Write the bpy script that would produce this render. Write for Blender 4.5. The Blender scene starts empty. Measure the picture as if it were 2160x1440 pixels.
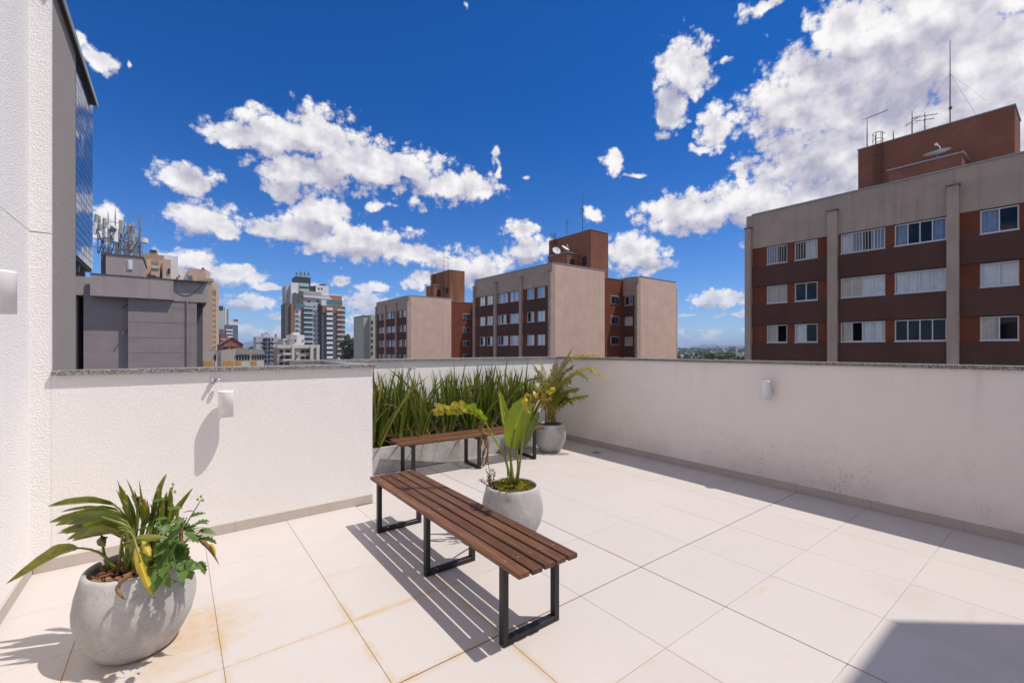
import bpy, bmesh, math, random
from mathutils import Vector, Matrix, Euler

R = math.radians
sc = bpy.context.scene
C = bpy.context.collection

# ---------------------------------------------------------------- camera
# x runs along the left parapet (east), y along the right parapet (north), z up from the terrace floor
cam_d = bpy.data.cameras.new('camera')
cam_d.sensor_width = 36.0
cam_d.lens = 15.58
cam_d.shift_y = 0.007
cam_d.clip_start = 0.05
cam_d.clip_end = 40000
cam = bpy.data.objects.new('camera', cam_d)
C.objects.link(cam)
cam.location = (0, 0, 1.6)
cam.rotation_euler = (R(90), 0, R(-37.2))
sc.camera = cam

# ---------------------------------------------------------------- view
sc.view_settings.view_transform = 'Standard'
sc.view_settings.look = 'None'
sc.view_settings.exposure = 0.0
sc.view_settings.gamma = 1.0
sc.view_settings.use_curve_mapping = False
sc.render.engine = 'CYCLES'
sc.cycles.use_denoising = True
sc.cycles.max_bounces = 8
sc.cycles.diffuse_bounces = 4
sc.cycles.volume_bounces = 0

# ---------------------------------------------------------------- sun
SUN_EL = 63.0
SUN_AZ = 129.6          # compass style: from +y towards +x
sun_d = bpy.data.lights.new('sun', 'SUN')
sun_d.energy = 4.2
sun_d.angle = R(0.53)
sun_d.color = (1.0, 0.935, 0.86)
sun = bpy.data.objects.new('sun', sun_d)
C.objects.link(sun)
to_sun = Vector((math.sin(R(SUN_AZ)) * math.cos(R(SUN_EL)), math.cos(R(SUN_AZ)) * math.cos(R(SUN_EL)), math.sin(R(SUN_EL))))
sun.rotation_euler = to_sun.to_track_quat('Z', 'Y').to_euler()
sun.location = to_sun * 60

# ---------------------------------------------------------------- sky
world = bpy.data.worlds.new('World')
sc.world = world
world.use_nodes = True
world.cycles.sampling_method = 'MANUAL'
world.cycles.sample_map_resolution = 256
NT = world.node_tree
NT.nodes.clear()


class G:
    """tiny node helper"""
    def __init__(self, nt):
        self.nt = nt

    def n(self, kind, **kw):
        nd = self.nt.nodes.new(kind)
        for k, v in kw.items():
            setattr(nd, k, v)
        return nd

    def set(self, sock, v):
        if isinstance(v, bpy.types.NodeSocket):
            self.nt.links.new(v, sock)
        elif v is not None:
            if hasattr(sock.default_value, '__len__') and not hasattr(v, '__len__'):
                v = [v] * len(sock.default_value)
            elif hasattr(v, '__len__') and len(sock.default_value) == 4 and len(v) == 3:
                v = tuple(v) + (1.0,)
            sock.default_value = v

    def m(self, op, a, b=None, c=None, clamp=False):
        nd = self.n('ShaderNodeMath', operation=op, use_clamp=clamp)
        for i, v in enumerate((a, b, c)):
            if v is not None:
                self.set(nd.inputs[i], v)
        return nd.outputs[0]

    def v(self, op, a, b=None, scale=None):
        nd = self.n('ShaderNodeVectorMath', operation=op)
        self.set(nd.inputs[0], a)
        if b is not None:
            self.set(nd.inputs[1], b)
        if scale is not None:
            self.set(nd.inputs['Scale'], scale)
        return nd.outputs['Value'] if op in ('LENGTH', 'DOT_PRODUCT', 'DISTANCE') else nd.outputs[0]

    def noise(self, vec, scale, detail=4, rough=0.55, out='Fac', dist=0.0, dim='3D'):
        nd = self.n('ShaderNodeTexNoise', noise_dimensions=dim)
        self.set(nd.inputs['Vector'], vec)
        self.set(nd.inputs['Scale'], scale)
        nd.inputs['Detail'].default_value = detail
        nd.inputs['Roughness'].default_value = rough
        nd.inputs['Distortion'].default_value = dist
        return nd.outputs[out]

    def mix(self, f, a, b, mode='MIX'):
        nd = self.n('ShaderNodeMix', data_type='RGBA', blend_type=mode)
        self.set(nd.inputs[0], f)
        self.set(nd.inputs[6], a)
        self.set(nd.inputs[7], b)
        return nd.outputs[2]

    def step(self, x, lo, hi, a=0.0, b=1.0, kind='SMOOTHSTEP'):
        nd = self.n('ShaderNodeMapRange', interpolation_type=kind)
        self.set(nd.inputs[0], x)
        for i, v in enumerate((lo, hi, a, b)):
            nd.inputs[i + 1].default_value = v
        return nd.outputs[0]

    def xyz(self, vec):
        nd = self.n('ShaderNodeSeparateXYZ')
        self.set(nd.inputs[0], vec)
        return nd.outputs

    def comb(self, x, y, z=0.0):
        nd = self.n('ShaderNodeCombineXYZ')
        for i, v in enumerate((x, y, z)):
            self.set(nd.inputs[i], v)
        return nd.outputs[0]


# fair-weather cumulus: (azimuth, elevation, half width, half height in degrees, fullness)
CLOUDS = [
    (5.4,22.4,3.32,1.34,1.0), (8.8,23.0,4.03,2.38,1.0), (14.0,23.6,4.92,2.93,1.0), (12.0,19.9,5.52,2.55,1.0), (18.9,21.6,6.63,2.77,1.0),
    (10.0,17.4,2.18,1.24,0.9), (24.5,21.9,4.67,1.8,1.0), (29.9,20.0,5.73,2.04,1.0), (33.5,19.9,2.44,1.51,0.9), (34.9,23.4,1.22,1.55,0.55),
    (35.9,21.6,0.73,1.06,0.55), (1.2,17.2,2.97,1.54,1.0), (2.4,13.5,3.22,2.0,1.0), (4.1,12.4,1.72,1.22,0.9), (14.3,15.6,3.64,2.1,1.0),
    (12.0,13.6,4.26,1.57,1.0), (9.1,13.4,3.1,1.23,1.0), (18.3,12.7,7.41,2.32,1.0), (23.4,12.0,4.33,1.59,1.0), (20.5,17.1,2.14,0.86,0.7),
    (25.1,17.8,1.76,1.2,0.7), (-5.9,25.4,1.57,0.95,0.8), (-7.2,26.1,0.81,1.27,0.7), (-3.8,25.9,0.35,0.82,0.45), (-5.2,12.3,1.54,1.55,1.0),
    (-6.1,10.4,1.95,1.3,0.8), (1.2,9.2,2.61,1.35,1.0), (4.9,8.1,2.98,1.22,1.0), (8.6,7.0,1.89,0.53,0.9), (16.1,8.2,1.39,0.67,1.0),
    (19.5,7.6,2.0,0.63,0.9), (6.7,5.1,2.96,1.05,0.95), (8.1,4.3,2.11,0.75,0.9), (13.0,7.5,1.53,0.44,0.6), (29.9,10.5,4.22,2.12,1.0),
    (32.9,9.9,5.48,2.14,1.0), (26.3,9.2,2.36,1.17,0.9), (39.6,12.5,3.67,1.75,1.0), (38.4,15.1,2.33,1.14,1.0), (47.5,16.4,1.66,1.22,0.75),
    (52.7,11.8,4.1,2.6,1.0), (55.0,10.0,2.33,1.02,0.9), (50.3,22.4,1.63,1.33,0.9), (52.7,20.7,2.28,0.52,0.6), (38.9,21.0,0.73,0.53,0.5),
    (58.3,30.3,3.1,3.07,1.0), (56.9,27.2,1.9,2.28,0.9), (55.9,24.7,1.21,1.05,0.7), (62.4,30.3,2.11,0.91,0.6), (66.7,33.9,2.55,0.81,0.75),
    (31.4,37.8,0.61,0.46,0.5), (69.0,25.3,3.76,3.19,1.0), (61.9,24.5,2.12,2.53,0.85), (60.4,22.3,2.07,0.68,0.6), (72.8,24.9,4.86,4.91,1.0),
    (74.4,29.9,3.5,2.2,0.95), (78.5,25.9,7.62,5.96,1.0), (73.2,19.3,6.81,3.31,1.0), (78.5,19.3,7.62,6.16,1.0), (84.1,21.3,5.72,7.99,1.0),
    (81.7,28.6,7.78,3.37,1.0), (59.8,15.8,6.79,2.41,1.0), (65.8,16.2,5.67,2.88,1.0), (71.6,14.6,5.84,2.94,1.0), (55.5,16.7,3.04,1.6,0.75),
    (64.4,19.6,2.42,1.21,0.7), (84.7,12.8,4.2,4.72,1.0), (62.4,5.7,3.61,1.1,1.0), (58.8,4.2,1.59,0.4,0.8), (64.4,3.8,2.42,0.65,0.8),
    (60.4,3.1,3.11,0.51,0.7), (58.3,1.7,2.67,0.4,0.6), (63.9,1.3,2.94,0.49,0.6), (10.0,1.9,2.91,0.98,0.75), (8.1,2.4,1.87,0.75,0.7),
    (5.4,3.5,1.55,0.52,0.6), (19.4,5.5,3.06,1.62,0.9), (18.3,3.5,2.47,1.04,0.8), (24.5,8.0,1.75,0.82,0.8), (40.6,8.2,3.66,1.8,0.9),
    (17.5,0.9,2.17,0.58,0.6), (6.7,1.1,1.82,0.53,0.55),
]


def build_sky():
    g = G(NT)
    out = g.n('ShaderNodeOutputWorld')
    sky = g.n('ShaderNodeTexSky', sky_type='NISHITA')
    sky.sun_disc = False
    sky.sun_elevation = R(SUN_EL)
    sky.sun_rotation = R(SUN_AZ)
    sky.altitude = 900
    sky.air_density = 1.0
    sky.dust_density = 0.3
    sky.ozone_density = 3.0
    d = g.v('NORMALIZE', g.n('ShaderNodeTexCoord').outputs['Generated'])
    x, y, z = g.xyz(d)
    az = g.m('MULTIPLY', g.m('ARCTAN2', x, y), 180 / math.pi)
    el = g.m('MULTIPLY', g.m('ARCSINE', z), 180 / math.pi)
    q = g.comb(az, el, 0.0)

    def field(vec, clouds, grow):
        acc = None
        for a_, e, ra, re, w in clouds:
            k = grow * (1.22 if a_ > 66 and e > 12 else 1.0)
            ix, iy = 1 / (ra * k), 1 / (re * k)
            nd = g.n('ShaderNodeVectorMath', operation='MULTIPLY_ADD')
            g.set(nd.inputs[0], vec)
            nd.inputs[1].default_value = (ix, iy, 0)
            nd.inputs[2].default_value = (-a_ * ix, -e * iy, 0)
            val = g.v('LENGTH', nd.outputs[0])
            if w < .85:
                val = g.m('ADD', val, (1 - w) * 0.9)
            acc = val if acc is None else g.m('MINIMUM', acc, val)
        return g.m('SUBTRACT', 1.0, acc)

    # ragged outlines: the layout is warped by two scales of turbulence
    amp = g.step(el, 0.0, 22.0, 0.6, 2.0, 'LINEAR')
    w1 = g.v('SCALE', g.v('SUBTRACT', g.noise(q, 0.30, 2, 0.6, 'Color', dim='2D'), (0.5, 0.5, 0.5)), scale=amp)
    qw = g.v('ADD', q, w1)
    f0 = field(qw, [c for c in CLOUDS if c[1] > 6.2 or c[2] * c[3] > 1.6], 1.17)
    reach = g.step(el, 0, 20, 0.5, 2.6, 'LINEAR')
    big = [c for c in CLOUDS if c[2] * c[3] > 3.0 and c[4] > .85]
    f2 = field(g.v('ADD', qw, g.comb(g.m('MULTIPLY', reach, 0.5), reach, 0.0)), big, 1.15)
    # the same kind of sky goes on all round, outside the listed clouds
    cov = g.noise(g.v('MULTIPLY', q, (0.6, 1.0, 0)), 0.085, 1, 0.5, dim='2D')
    gen = g.m('MULTIPLY', g.m('SUBTRACT', cov, 0.46), 6.0)
    inside = g.m('MULTIPLY', g.step(az, -24, -12), g.step(az, 98, 88))
    inside = g.m('MULTIPLY', inside, g.step(el, 46, 38))
    gen = g.m('SUBTRACT', gen, g.m('MULTIPLY', inside, 6.0))
    # far bank of small clouds low over the horizon
    bank = g.noise(g.v('MULTIPLY', q, (0.30, 1.0, 0)), 0.85, 2, 0.5, dim='2D')
    bank = g.m('MULTIPLY', g.m('SUBTRACT', bank, 0.53), 5.0)
    bank = g.m('SUBTRACT', bank, g.m('MULTIPLY', g.step(el, 2.5, 8.0), 3.0))
    acc = g.m('MAXIMUM', f0, g.m('MAXIMUM', gen, bank))
    # billows; finer where the clouds are far away
    low = g.step(el, 4.0, 14.0)
    sq = g.v('MULTIPLY', q, (1.0, 1.15, 0))
    nf = g.m('SUBTRACT', g.noise(sq, 0.50, 9, 0.58, dim='2D'), 0.5)
    nl = g.m('SUBTRACT', g.noise(sq, 1.25, 5, 0.55, dim='2D'), 0.5)
    nf = g.m('ADD', g.m('MULTIPLY', nf, low), g.m('MULTIPLY', nl, g.m('SUBTRACT', 1.0, low)))
    n2 = g.m('SUBTRACT', g.noise(g.v('ADD', sq, (0.6, 1.1, 0)), 0.27, 5, 0.5, dim='2D'), 0.5)
    n0 = g.m('SUBTRACT', g.noise(sq, 0.27, 5, 0.5, dim='2D'), 0.5)
    vo = g.n('ShaderNodeTexVoronoi', voronoi_dimensions='2D', feature='F1')
    g.set(vo.inputs['Vector'], g.v('ADD', sq, g.v('SCALE', w1, scale=0.5)))
    g.set(vo.inputs['Scale'], g.step(el, 6.0, 6.01, 0.95, 0.52))
    vo.inputs['Detail'].default_value = 3.0
    vo.inputs['Roughness'].default_value = 0.55
    vo.inputs['Lacunarity'].default_value = 2.3
    puff = g.m('SUBTRACT', 0.66, vo.outputs['Distance'])
    d0 = g.m('ADD', g.m('ADD', g.m('MULTIPLY', acc, 1.75), g.m('MULTIPLY', nf, 1.25)), g.m('MULTIPLY', puff, 0.9))
    a = g.step(d0, -0.16, 0.62)
    a = g.m('MULTIPLY', a, g.step(el, -0.5, 1.5))
    a = g.m('MULTIPLY', a, g.step(el, 0.0, 9.0, 0.55, 1.0, 'LINEAR'))
    deep = g.step(g.m('ADD', g.m('MAXIMUM', g.m('SUBTRACT', g.m('MULTIPLY', f2, 1.6), g.m('MULTIPLY', f0, 0.6)), g.m('MULTIPLY', acc, 0.35)), g.m('MULTIPLY', n2, 1.6)), -0.20, 1.15)
    rel = g.m('MULTIPLY', g.m('SUBTRACT', n2, n0), 1.0)
    lit = g.m('ADD', g.m('SUBTRACT', g.m('SUBTRACT', 1.0, g.m('MULTIPLY', deep, 0.74)), rel), g.m('MULTIPLY', g.m('SUBTRACT', puff, 0.22), 0.30), clamp=True)
    col = g.mix(lit, (0.45, 0.44, 0.56), (1.0, 0.975, 0.965))
    hs = g.n('ShaderNodeHueSaturation')
    hs.inputs['Saturation'].default_value = 1.22
    g.set(hs.inputs['Color'], sky.outputs[0])
    blue = g.mix(1.0, hs.outputs[0], g.mix(g.step(el, 0, 30), (0.75, 0.92, 1.30), (0.09, 0.68, 1.20)), 'MULTIPLY')
    K = 0.1
    cloud = g.v('SCALE', col, scale=1.0 / K)
    bg = g.n('ShaderNodeBackground')
    g.set(bg.inputs['Color'], g.mix(a, blue, cloud))
    bg.inputs['Strength'].default_value = K
    NT.links.new(bg.outputs[0], out.inputs[0])


build_sky()

# ================================================================ helpers
rnd = random.Random(7)
CA, SA = math.cos(R(37.2)), math.sin(R(37.2))
F_PX = 935.0
GROUND = -17.0


def at(px, py, Y):
    """point seen in the photo at (px, py) when it stands Y metres in front of the camera"""
    X = (px - 1080) / F_PX * Y
    return Vector((CA * X + SA * Y, -SA * X + CA * Y, 1.6 + (735 - py) * Y / F_PX))


def x_on(px, y):
    """x of the point seen at column px on the plane y = const"""
    r = (px - 1080) / F_PX
    return (CA * r + SA) * y / (CA - SA * r)


def z_on(px, py, y):
    r = (px - 1080) / F_PX
    return 1.6 + (735 - py) * (y / (CA - SA * r)) / F_PX


class MB:
    def __init__(self):
        self.v, self.f, self.a = [], [], []

    def add(self, vs, fs):
        o = len(self.v)
        self.v += [tuple(p) for p in vs]
        self.f += [tuple(i + o for i in t) for t in fs]
        return self

    def box(self, x0, x1, y0, y1, z0, z1):
        if x0 > x1: x0, x1 = x1, x0
        if y0 > y1: y0, y1 = y1, y0
        if z0 > z1: z0, z1 = z1, z0
        return self.add([(x0, y0, z0), (x1, y0, z0), (x1, y1, z0), (x0, y1, z0), (x0, y0, z1), (x1, y0, z1), (x1, y1, z1), (x0, y1, z1)],
                        [(0, 3, 2, 1), (4, 5, 6, 7), (0, 1, 5, 4), (1, 2, 6, 5), (2, 3, 7, 6), (3, 0, 4, 7)])

    def tube(self, pts, rad, n=8, cap=True):
        pts = [Vector(p) for p in pts]
        rads = rad if hasattr(rad, '__len__') else [rad] * len(pts)
        vs, fs = [], []
        up = None
        for i, p in enumerate(pts):
            t = (pts[min(i + 1, len(pts) - 1)] - pts[max(i - 1, 0)])
            t = t.normalized() if t.length > 1e-9 else Vector((0, 0, 1))
            if up is None:
                up = Vector((1, 0, 0)) if abs(t.x) < 0.8 else Vector((0, 1, 0))
            a = (up - t * up.dot(t)).normalized()
            up = a
            b = t.cross(a)
            for k in range(n):
                th = 2 * math.pi * k / n
                vs.append(p + (a * math.cos(th) + b * math.sin(th)) * rads[i])
        for i in range(len(pts) - 1):
            for k in range(n):
                fs.append((i * n + k, i * n + (k + 1) % n, (i + 1) * n + (k + 1) % n, (i + 1) * n + k))
        if cap:
            fs.append(tuple(range(n))[::-1])
            fs.append(tuple((len(pts) - 1) * n + k for k in range(n)))
        return self.add(vs, fs)

    def lathe(self, prof, n=40, c=(0, 0, 0), closed=False):
        vs, fs = [], []
        for r, z in prof:
            for k in range(n):
                th = 2 * math.pi * k / n
                vs.append((c[0] + r * math.cos(th), c[1] + r * math.sin(th), c[2] + z))
        m = len(prof)
        for i in range(m - 1):
            for k in range(n):
                fs.append((i * n + k, i * n + (k + 1) % n, (i + 1) * n + (k + 1) % n, (i + 1) * n + k))
        if not closed:
            fs.append(tuple(range(n))[::-1])
            fs.append(tuple((m - 1) * n + k for k in range(n)))
        return self.add(vs, fs)

    def prism(self, poly, z0, z1):
        n = len(poly)
        return self.add([(x, y, z0) for x, y in poly] + [(x, y, z1) for x, y in poly],
                        [tuple(range(n))[::-1], tuple(range(n, 2 * n))] + [(i, (i + 1) % n, n + (i + 1) % n, n + i) for i in range(n)])

    def mesh(self, name, mt=None, smooth=False, bevel=0.0, seg=1):
        me = bpy.data.meshes.new(name)
        me.from_pydata(self.v, [], self.f)
        if bevel:
            bm = bmesh.new()
            bm.from_mesh(me)
            bmesh.ops.bevel(bm, geom=list(bm.edges), offset=bevel, segments=seg, affect='EDGES', profile=0.5)
            bm.to_mesh(me)
            bm.free()
        if self.a and len(self.a) == len(me.vertices):
            at_ = me.attributes.new('leaf', 'FLOAT_VECTOR', 'POINT')
            at_.data.foreach_set('vector', [k for q in self.a for k in q])
        if smooth:
            me.polygons.foreach_set('use_smooth', [True] * len(me.polygons))
        me.update()
        if mt is not None:
            me.materials.append(mt)
        return me

    def build(self, name, mt, parent=None, **kw):
        return inst(name, self.mesh(name, mt, **kw), parent)


def inst(name, me, parent=None, loc=(0, 0, 0), rot=(0, 0, 0), scale=(1, 1, 1)):
    o = bpy.data.objects.new(name, me)
    C.objects.link(o)
    o.location = loc
    o.rotation_euler = rot
    o.scale = scale
    if parent is not None:
        o.parent = parent
    return o


def tag(o, label, cat, group=None):
    o['label'] = label
    o['category'] = cat
    if group:
        o['group'] = group
    return o


def thing(name, label, cat, loc=(0, 0, 0), rotz=0.0, group=None):
    o = bpy.data.objects.new(name, None)
    o.empty_display_size = 0.1
    C.objects.link(o)
    o.location = loc
    o.rotation_euler = (0, 0, rotz)
    return tag(o, label, cat, group)


def kind(o, k):
    o['kind'] = k
    return o


def copy_tree(o, parent=None):
    c = o.copy()
    C.objects.link(c)
    c.parent = parent
    for ch in list(o.children):
        copy_tree(ch, c)
    return c


# ---------------------------------------------------------------- materials
MATS = {}


def mat(name, col, rough=0.8, var=0.12, vscale=2.0, bump=0.0, bscale=80.0, metal=0.0, spec=0.5, col2=None, coords='pos', stretch=(1, 1, 1), trans=0.0, bdist=0.002, bdetail=3, fine=0.0, leaf=None, streak=0.0):
    if name in MATS:
        return MATS[name]
    m = bpy.data.materials.new(name)
    m.use_nodes = True
    nt = m.node_tree
    nt.nodes.clear()
    g = G(nt)
    out = g.n('ShaderNodeOutputMaterial')
    b = g.n('ShaderNodeBsdfPrincipled')
    P = g.n('ShaderNodeNewGeometry').outputs['Position'] if coords == 'pos' else g.n('ShaderNodeTexCoord').outputs['Object']
    if stretch != (1, 1, 1):
        P = g.v('MULTIPLY', P, stretch)
    c = col
    if var or col2:
        n = g.step(g.noise(P, vscale, 5, 0.6), 0.3, 0.7, 0, 1, 'LINEAR')
        lo = tuple(k * (1 - var) for k in col)
        hi = col2 if col2 else tuple(min(k * (1 + var), 1) for k in col)
        c = g.mix(n, lo, hi)
        if fine:
            c = g.mix(g.m('MULTIPLY', g.noise(P, bscale, 3, 0.6), fine), c, tuple(k * 0.45 for k in col))
    if streak:
        st = g.noise(g.v('MULTIPLY', P, (2.2, 2.2, 0.09)), 1.0, 5, 0.65)
        c = g.mix(g.m('MULTIPLY', g.step(st, 0.50, 0.74), streak), c, tuple(k * 0.5 for k in col))
        st2 = g.noise(g.v('ADD', P, (31.0, 7.0, 3.0)), 0.35, 4, 0.6)
        c = g.mix(g.m('MULTIPLY', g.step(st2, 0.52, 0.62), streak * 0.35), c, tuple(min(1, k * 1.35) for k in col))
    if leaf:
        at_ = g.n('ShaderNodeAttribute', attribute_name='leaf').outputs['Vector']
        lx, ly, lz = g.xyz(at_)
        ax = g.m('ABSOLUTE', lx)
        vein = g.m('SINE', g.m('SUBTRACT', g.m('MULTIPLY', ly, 95.0), g.m('MULTIPLY', ax, 7.0)))
        c = g.mix(g.m('MULTIPLY', g.step(vein, 0.2, 1.0), 0.16), c, tuple(k * 0.55 for k in col))
        c = g.mix(g.m('MULTIPLY', g.step(ax, 0.16, 0.05), 0.55), c, tuple(min(1, k * 1.7 + 0.05) for k in col))
        wob = g.noise(P, 9.0, 3, 0.6)
        c = g.mix(g.m('MULTIPLY', g.step(g.m('ADD', ax, g.m('MULTIPLY', wob, 0.4)), 1.05, 1.25), 0.6), c, leaf)
        c = g.mix(g.m('MULTIPLY', g.step(g.m('ADD', ly, g.m('MULTIPLY', wob, 0.12)), 0.97, 1.03), 0.85), c, (0.20, 0.10, 0.04))
        old = g.m('MULTIPLY', g.step(g.noise(P, 5.0, 5, 0.7), 0.57, 0.70), 0.5)
        c = g.mix(old, c, leaf)
    g.set(b.inputs['Base Color'], c)
    b.inputs['Roughness'].default_value = rough
    b.inputs['Metallic'].default_value = metal
    b.inputs['Specular IOR Level'].default_value = spec
    if bump:
        bp = g.n('ShaderNodeBump')
        bp.inputs['Strength'].default_value = bump
        bp.inputs['Distance'].default_value = bdist
        g.set(bp.inputs['Height'], g.noise(P, bscale, bdetail, 0.6))
        nt.links.new(bp.outputs[0], b.inputs['Normal'])
    if trans:
        t = g.n('ShaderNodeBsdfTranslucent')
        g.set(t.inputs['Color'], g.mix(0.5, c, (0.35, 0.5, 0.02)))
        mx = g.n('ShaderNodeMixShader')
        mx.inputs[0].default_value = trans
        nt.links.new(b.outputs[0], mx.inputs[1])
        nt.links.new(t.outputs[0], mx.inputs[2])
        nt.links.new(mx.outputs[0], out.inputs[0])
    else:
        nt.links.new(b.outputs[0], out.inputs[0])
    m['bsdf'] = b.name
    MATS[name] = m
    return m


def custom(name):
    m = bpy.data.materials.new(name)
    m.use_nodes = True
    nt = m.node_tree
    nt.nodes.clear()
    g = G(nt)
    out = g.n('ShaderNodeOutputMaterial')
    b = g.n('ShaderNodeBsdfPrincipled')
    nt.links.new(b.outputs[0], out.inputs[0])
    MATS[name] = m
    return g, b


def bump_to(g, b, h, strength, dist):
    bp = g.n('ShaderNodeBump')
    bp.inputs['Strength'].default_value = strength
    bp.inputs['Distance'].default_value = dist
    g.set(bp.inputs['Height'], h)
    g.nt.links.new(bp.outputs[0], b.inputs['Normal'])


def pos(g):
    return g.n('ShaderNodeNewGeometry').outputs['Position']


TU, TV = 2.72, 2.018       # a tile corner on the terrace
PU, PV = 0.632, 0.627      # tile pitch


def make_materials():
    # coarse white render
    for nm, base, sc_, st in (('render_white', (0.90, 0.862, 0.835), 125, 0.6), ('render_tall', (0.90, 0.87, 0.845), 85, 0.65), ('render_grey', (0.33, 0.295, 0.275), 95, 0.7)):
        g, b = custom(nm)
        P = pos(g)
        warp = g.v('ADD', P, g.v('SCALE', g.noise(P, 30, 2, 0.5, 'Color'), scale=0.02))
        n1 = g.noise(warp, sc_, 3, 0.55)
        n2 = g.noise(P, sc_ * 3.1, 2, 0.5)
        h = g.m('ADD', g.step(n1, 0.38, 0.62), g.m('MULTIPLY', n2, 0.35))
        bump_to(g, b, h, st, 0.0035)
        dirt = g.step(g.noise(g.v('MULTIPLY', P, (1, 1, 0.5)), 1.3, 5, 0.65), 0.35, 0.8)
        c = g.mix(g.m('MULTIPLY', dirt, 0.10), base, tuple(k * 0.62 for k in base))
        c = g.mix(g.m('MULTIPLY', g.step(n1, 0.5, 0.3), 0.10), c, tuple(k * 0.5 for k in base))
        g.set(b.inputs['Base Color'], c)
        b.inputs['Roughness'].default_value = 0.92
    # smoother cream render on the right with mildew specks low down
    g, b = custom('render_cream')
    P = pos(g)
    z = g.xyz(P)[2]
    n1 = g.noise(P, 75, 3, 0.55)
    bump_to(g, b, n1, 0.45, 0.003)
    base = (0.90, 0.815, 0.75)
    cloudy = g.step(g.noise(P, 1.6, 6, 0.65), 0.35, 0.75)
    c = g.mix(g.m('MULTIPLY', cloudy, 0.16), base, (0.62, 0.53, 0.47))
    zone = g.m('MULTIPLY', g.step(z, 0.85, 0.12), g.step(g.noise(P, 1.1, 3, 0.6), 0.36, 0.58))
    specks = g.m('MULTIPLY', g.step(g.noise(P, 60, 4, 0.75), 0.53, 0.64), g.step(g.noise(P, 7, 4, 0.7), 0.44, 0.6))
    c = g.mix(g.m('MULTIPLY', g.m('MULTIPLY', zone, specks), 0.75), c, (0.20, 0.17, 0.14))
    c = g.mix(g.m('MULTIPLY', g.m('MULTIPLY', zone, g.step(z, 0.5, 0.08)), 0.22), c, (0.40, 0.33, 0.27))
    rain = g.step(g.noise(g.v('MULTIPLY', P, (9, 9, 0.5)), 1.0, 3, 0.6), 0.55, 0.8)
    c = g.mix(g.m('MULTIPLY', g.m('MULTIPLY', rain, g.step(z, 0.7, 1.45)), 0.16), c, (0.42, 0.37, 0.33))
    g.set(b.inputs['Base Color'], c)
    b.inputs['Roughness'].default_value = 0.9
    # porcelain floor tile with iron stains
    g, b = custom('tile')
    P = pos(g)
    x, y, z = g.xyz(P)
    oi = g.n('ShaderNodeObjectInfo')
    tone = g.step(oi.outputs['Random'], 0, 1, 0.985, 1.015, 'LINEAR')
    mott = g.step(g.noise(P, 2.4, 6, 0.62), 0.3, 0.75)
    c = g.mix(g.m('MULTIPLY', mott, 0.35), (0.570, 0.522, 0.494), (0.512, 0.464, 0.430))
    c = g.v('SCALE', c, scale=tone)
    smear = g.step(g.noise(g.v('MULTIPLY', P, (1.0, 3.2, 1)), 2.2, 8, 0.72), 0.56, 0.72)
    c = g.mix(g.m('MULTIPLY', smear, 0.2), c, (0.40, 0.33, 0.26))
    # rust creeping out of the joints on the left half
    fx = g.m('ABSOLUTE', g.m('SUBTRACT', g.m('FRACT', g.m('DIVIDE', g.m('SUBTRACT', x, TU - PU / 2 - 20 * PU), PU)), 0.5))
    fy = g.m('ABSOLUTE', g.m('SUBTRACT', g.m('FRACT', g.m('DIVIDE', g.m('SUBTRACT', y, TV - PV / 2 - 20 * PV), PV)), 0.5))
    edge = g.m('MINIMUM', fx, fy)
    left = g.m('MULTIPLY', g.step(x, 2.3, 1.1), g.step(y, 3.5, 2.7))
    nn = g.noise(P, 4.0, 5, 0.7)
    rj = g.m('MULTIPLY', g.m('MULTIPLY', g.step(edge, 0.075, 0.0), left), g.step(nn, 0.36, 0.62))
    c = g.mix(g.m('MULTIPLY', rj, 0.6), c, (0.54, 0.34, 0.11))
    dist = g.v('LENGTH', g.v('MULTIPLY', g.v('SUBTRACT', P, (0.05, 3.08, 0)), (1.15, 1.15, 0)))
    blot = g.m('MULTIPLY', g.step(g.m('ADD', dist, g.m('MULTIPLY', g.m('SUBTRACT', g.noise(P, 7, 6, 0.7), 0.5), 0.75)), 0.50, 0.05), g.step(g.noise(P, 20, 7, 0.78), 0.30, 0.70, 0.12, 0.75))
    c = g.mix(blot, c, (0.54, 0.34, 0.11))
    # foot scuffs, scattered marks
    for (cx, cy, sx, sy, col, k) in ((3.80, 0.76, 3.2, 3.2, (0.38, 0.29, 0.21), 0.35), (3.09, 1.34, 6.0, 28.0, (0.56, 0.36, 0.15), 0.7), (2.73, 2.30, 20.0, 9.0, (0.60, 0.36, 0.12), 0.8), (3.11, 0.42, 8, 6, (0.40, 0.29, 0.17), 0.4), (1.9, 1.2, 3, 2.5, (0.42, 0.33, 0.25), 0.2)):
        dd = g.v('LENGTH', g.v('MULTIPLY', g.v('SUBTRACT', P, (cx, cy, 0)), (sx, sy, 0)))
        mk = g.m('MULTIPLY', g.step(dd, 1.0, 0.1), g.step(g.noise(P, 34, 6, 0.8), 0.35, 0.72))
        c = g.mix(g.m('MULTIPLY', mk, k), c, col)
    g.set(b.inputs['Base Color'], c)
    g.set(b.inputs['Roughness'], g.step(mott, 0, 1, 0.36, 0.52))
    b.inputs['Specular IOR Level'].default_value = 0.35
    bump_to(g, b, g.noise(P, 160, 3, 0.6), 0.12, 0.0008)
    # joints
    g, b = custom('grout')
    P = pos(g)
    x, y, z = g.xyz(P)
    dark = g.m('MAXIMUM', g.step(g.m('ABSOLUTE', g.m('SUBTRACT', y, TV)), 0.03, 0.02), g.step(g.m('ABSOLUTE', g.m('SUBTRACT', x, TU)), 0.03, 0.02))
    c = g.mix(g.step(g.noise(P, 1.4, 4, 0.6), 0.4, 0.62), (0.30, 0.25, 0.215), (0.55, 0.50, 0.46))
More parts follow.
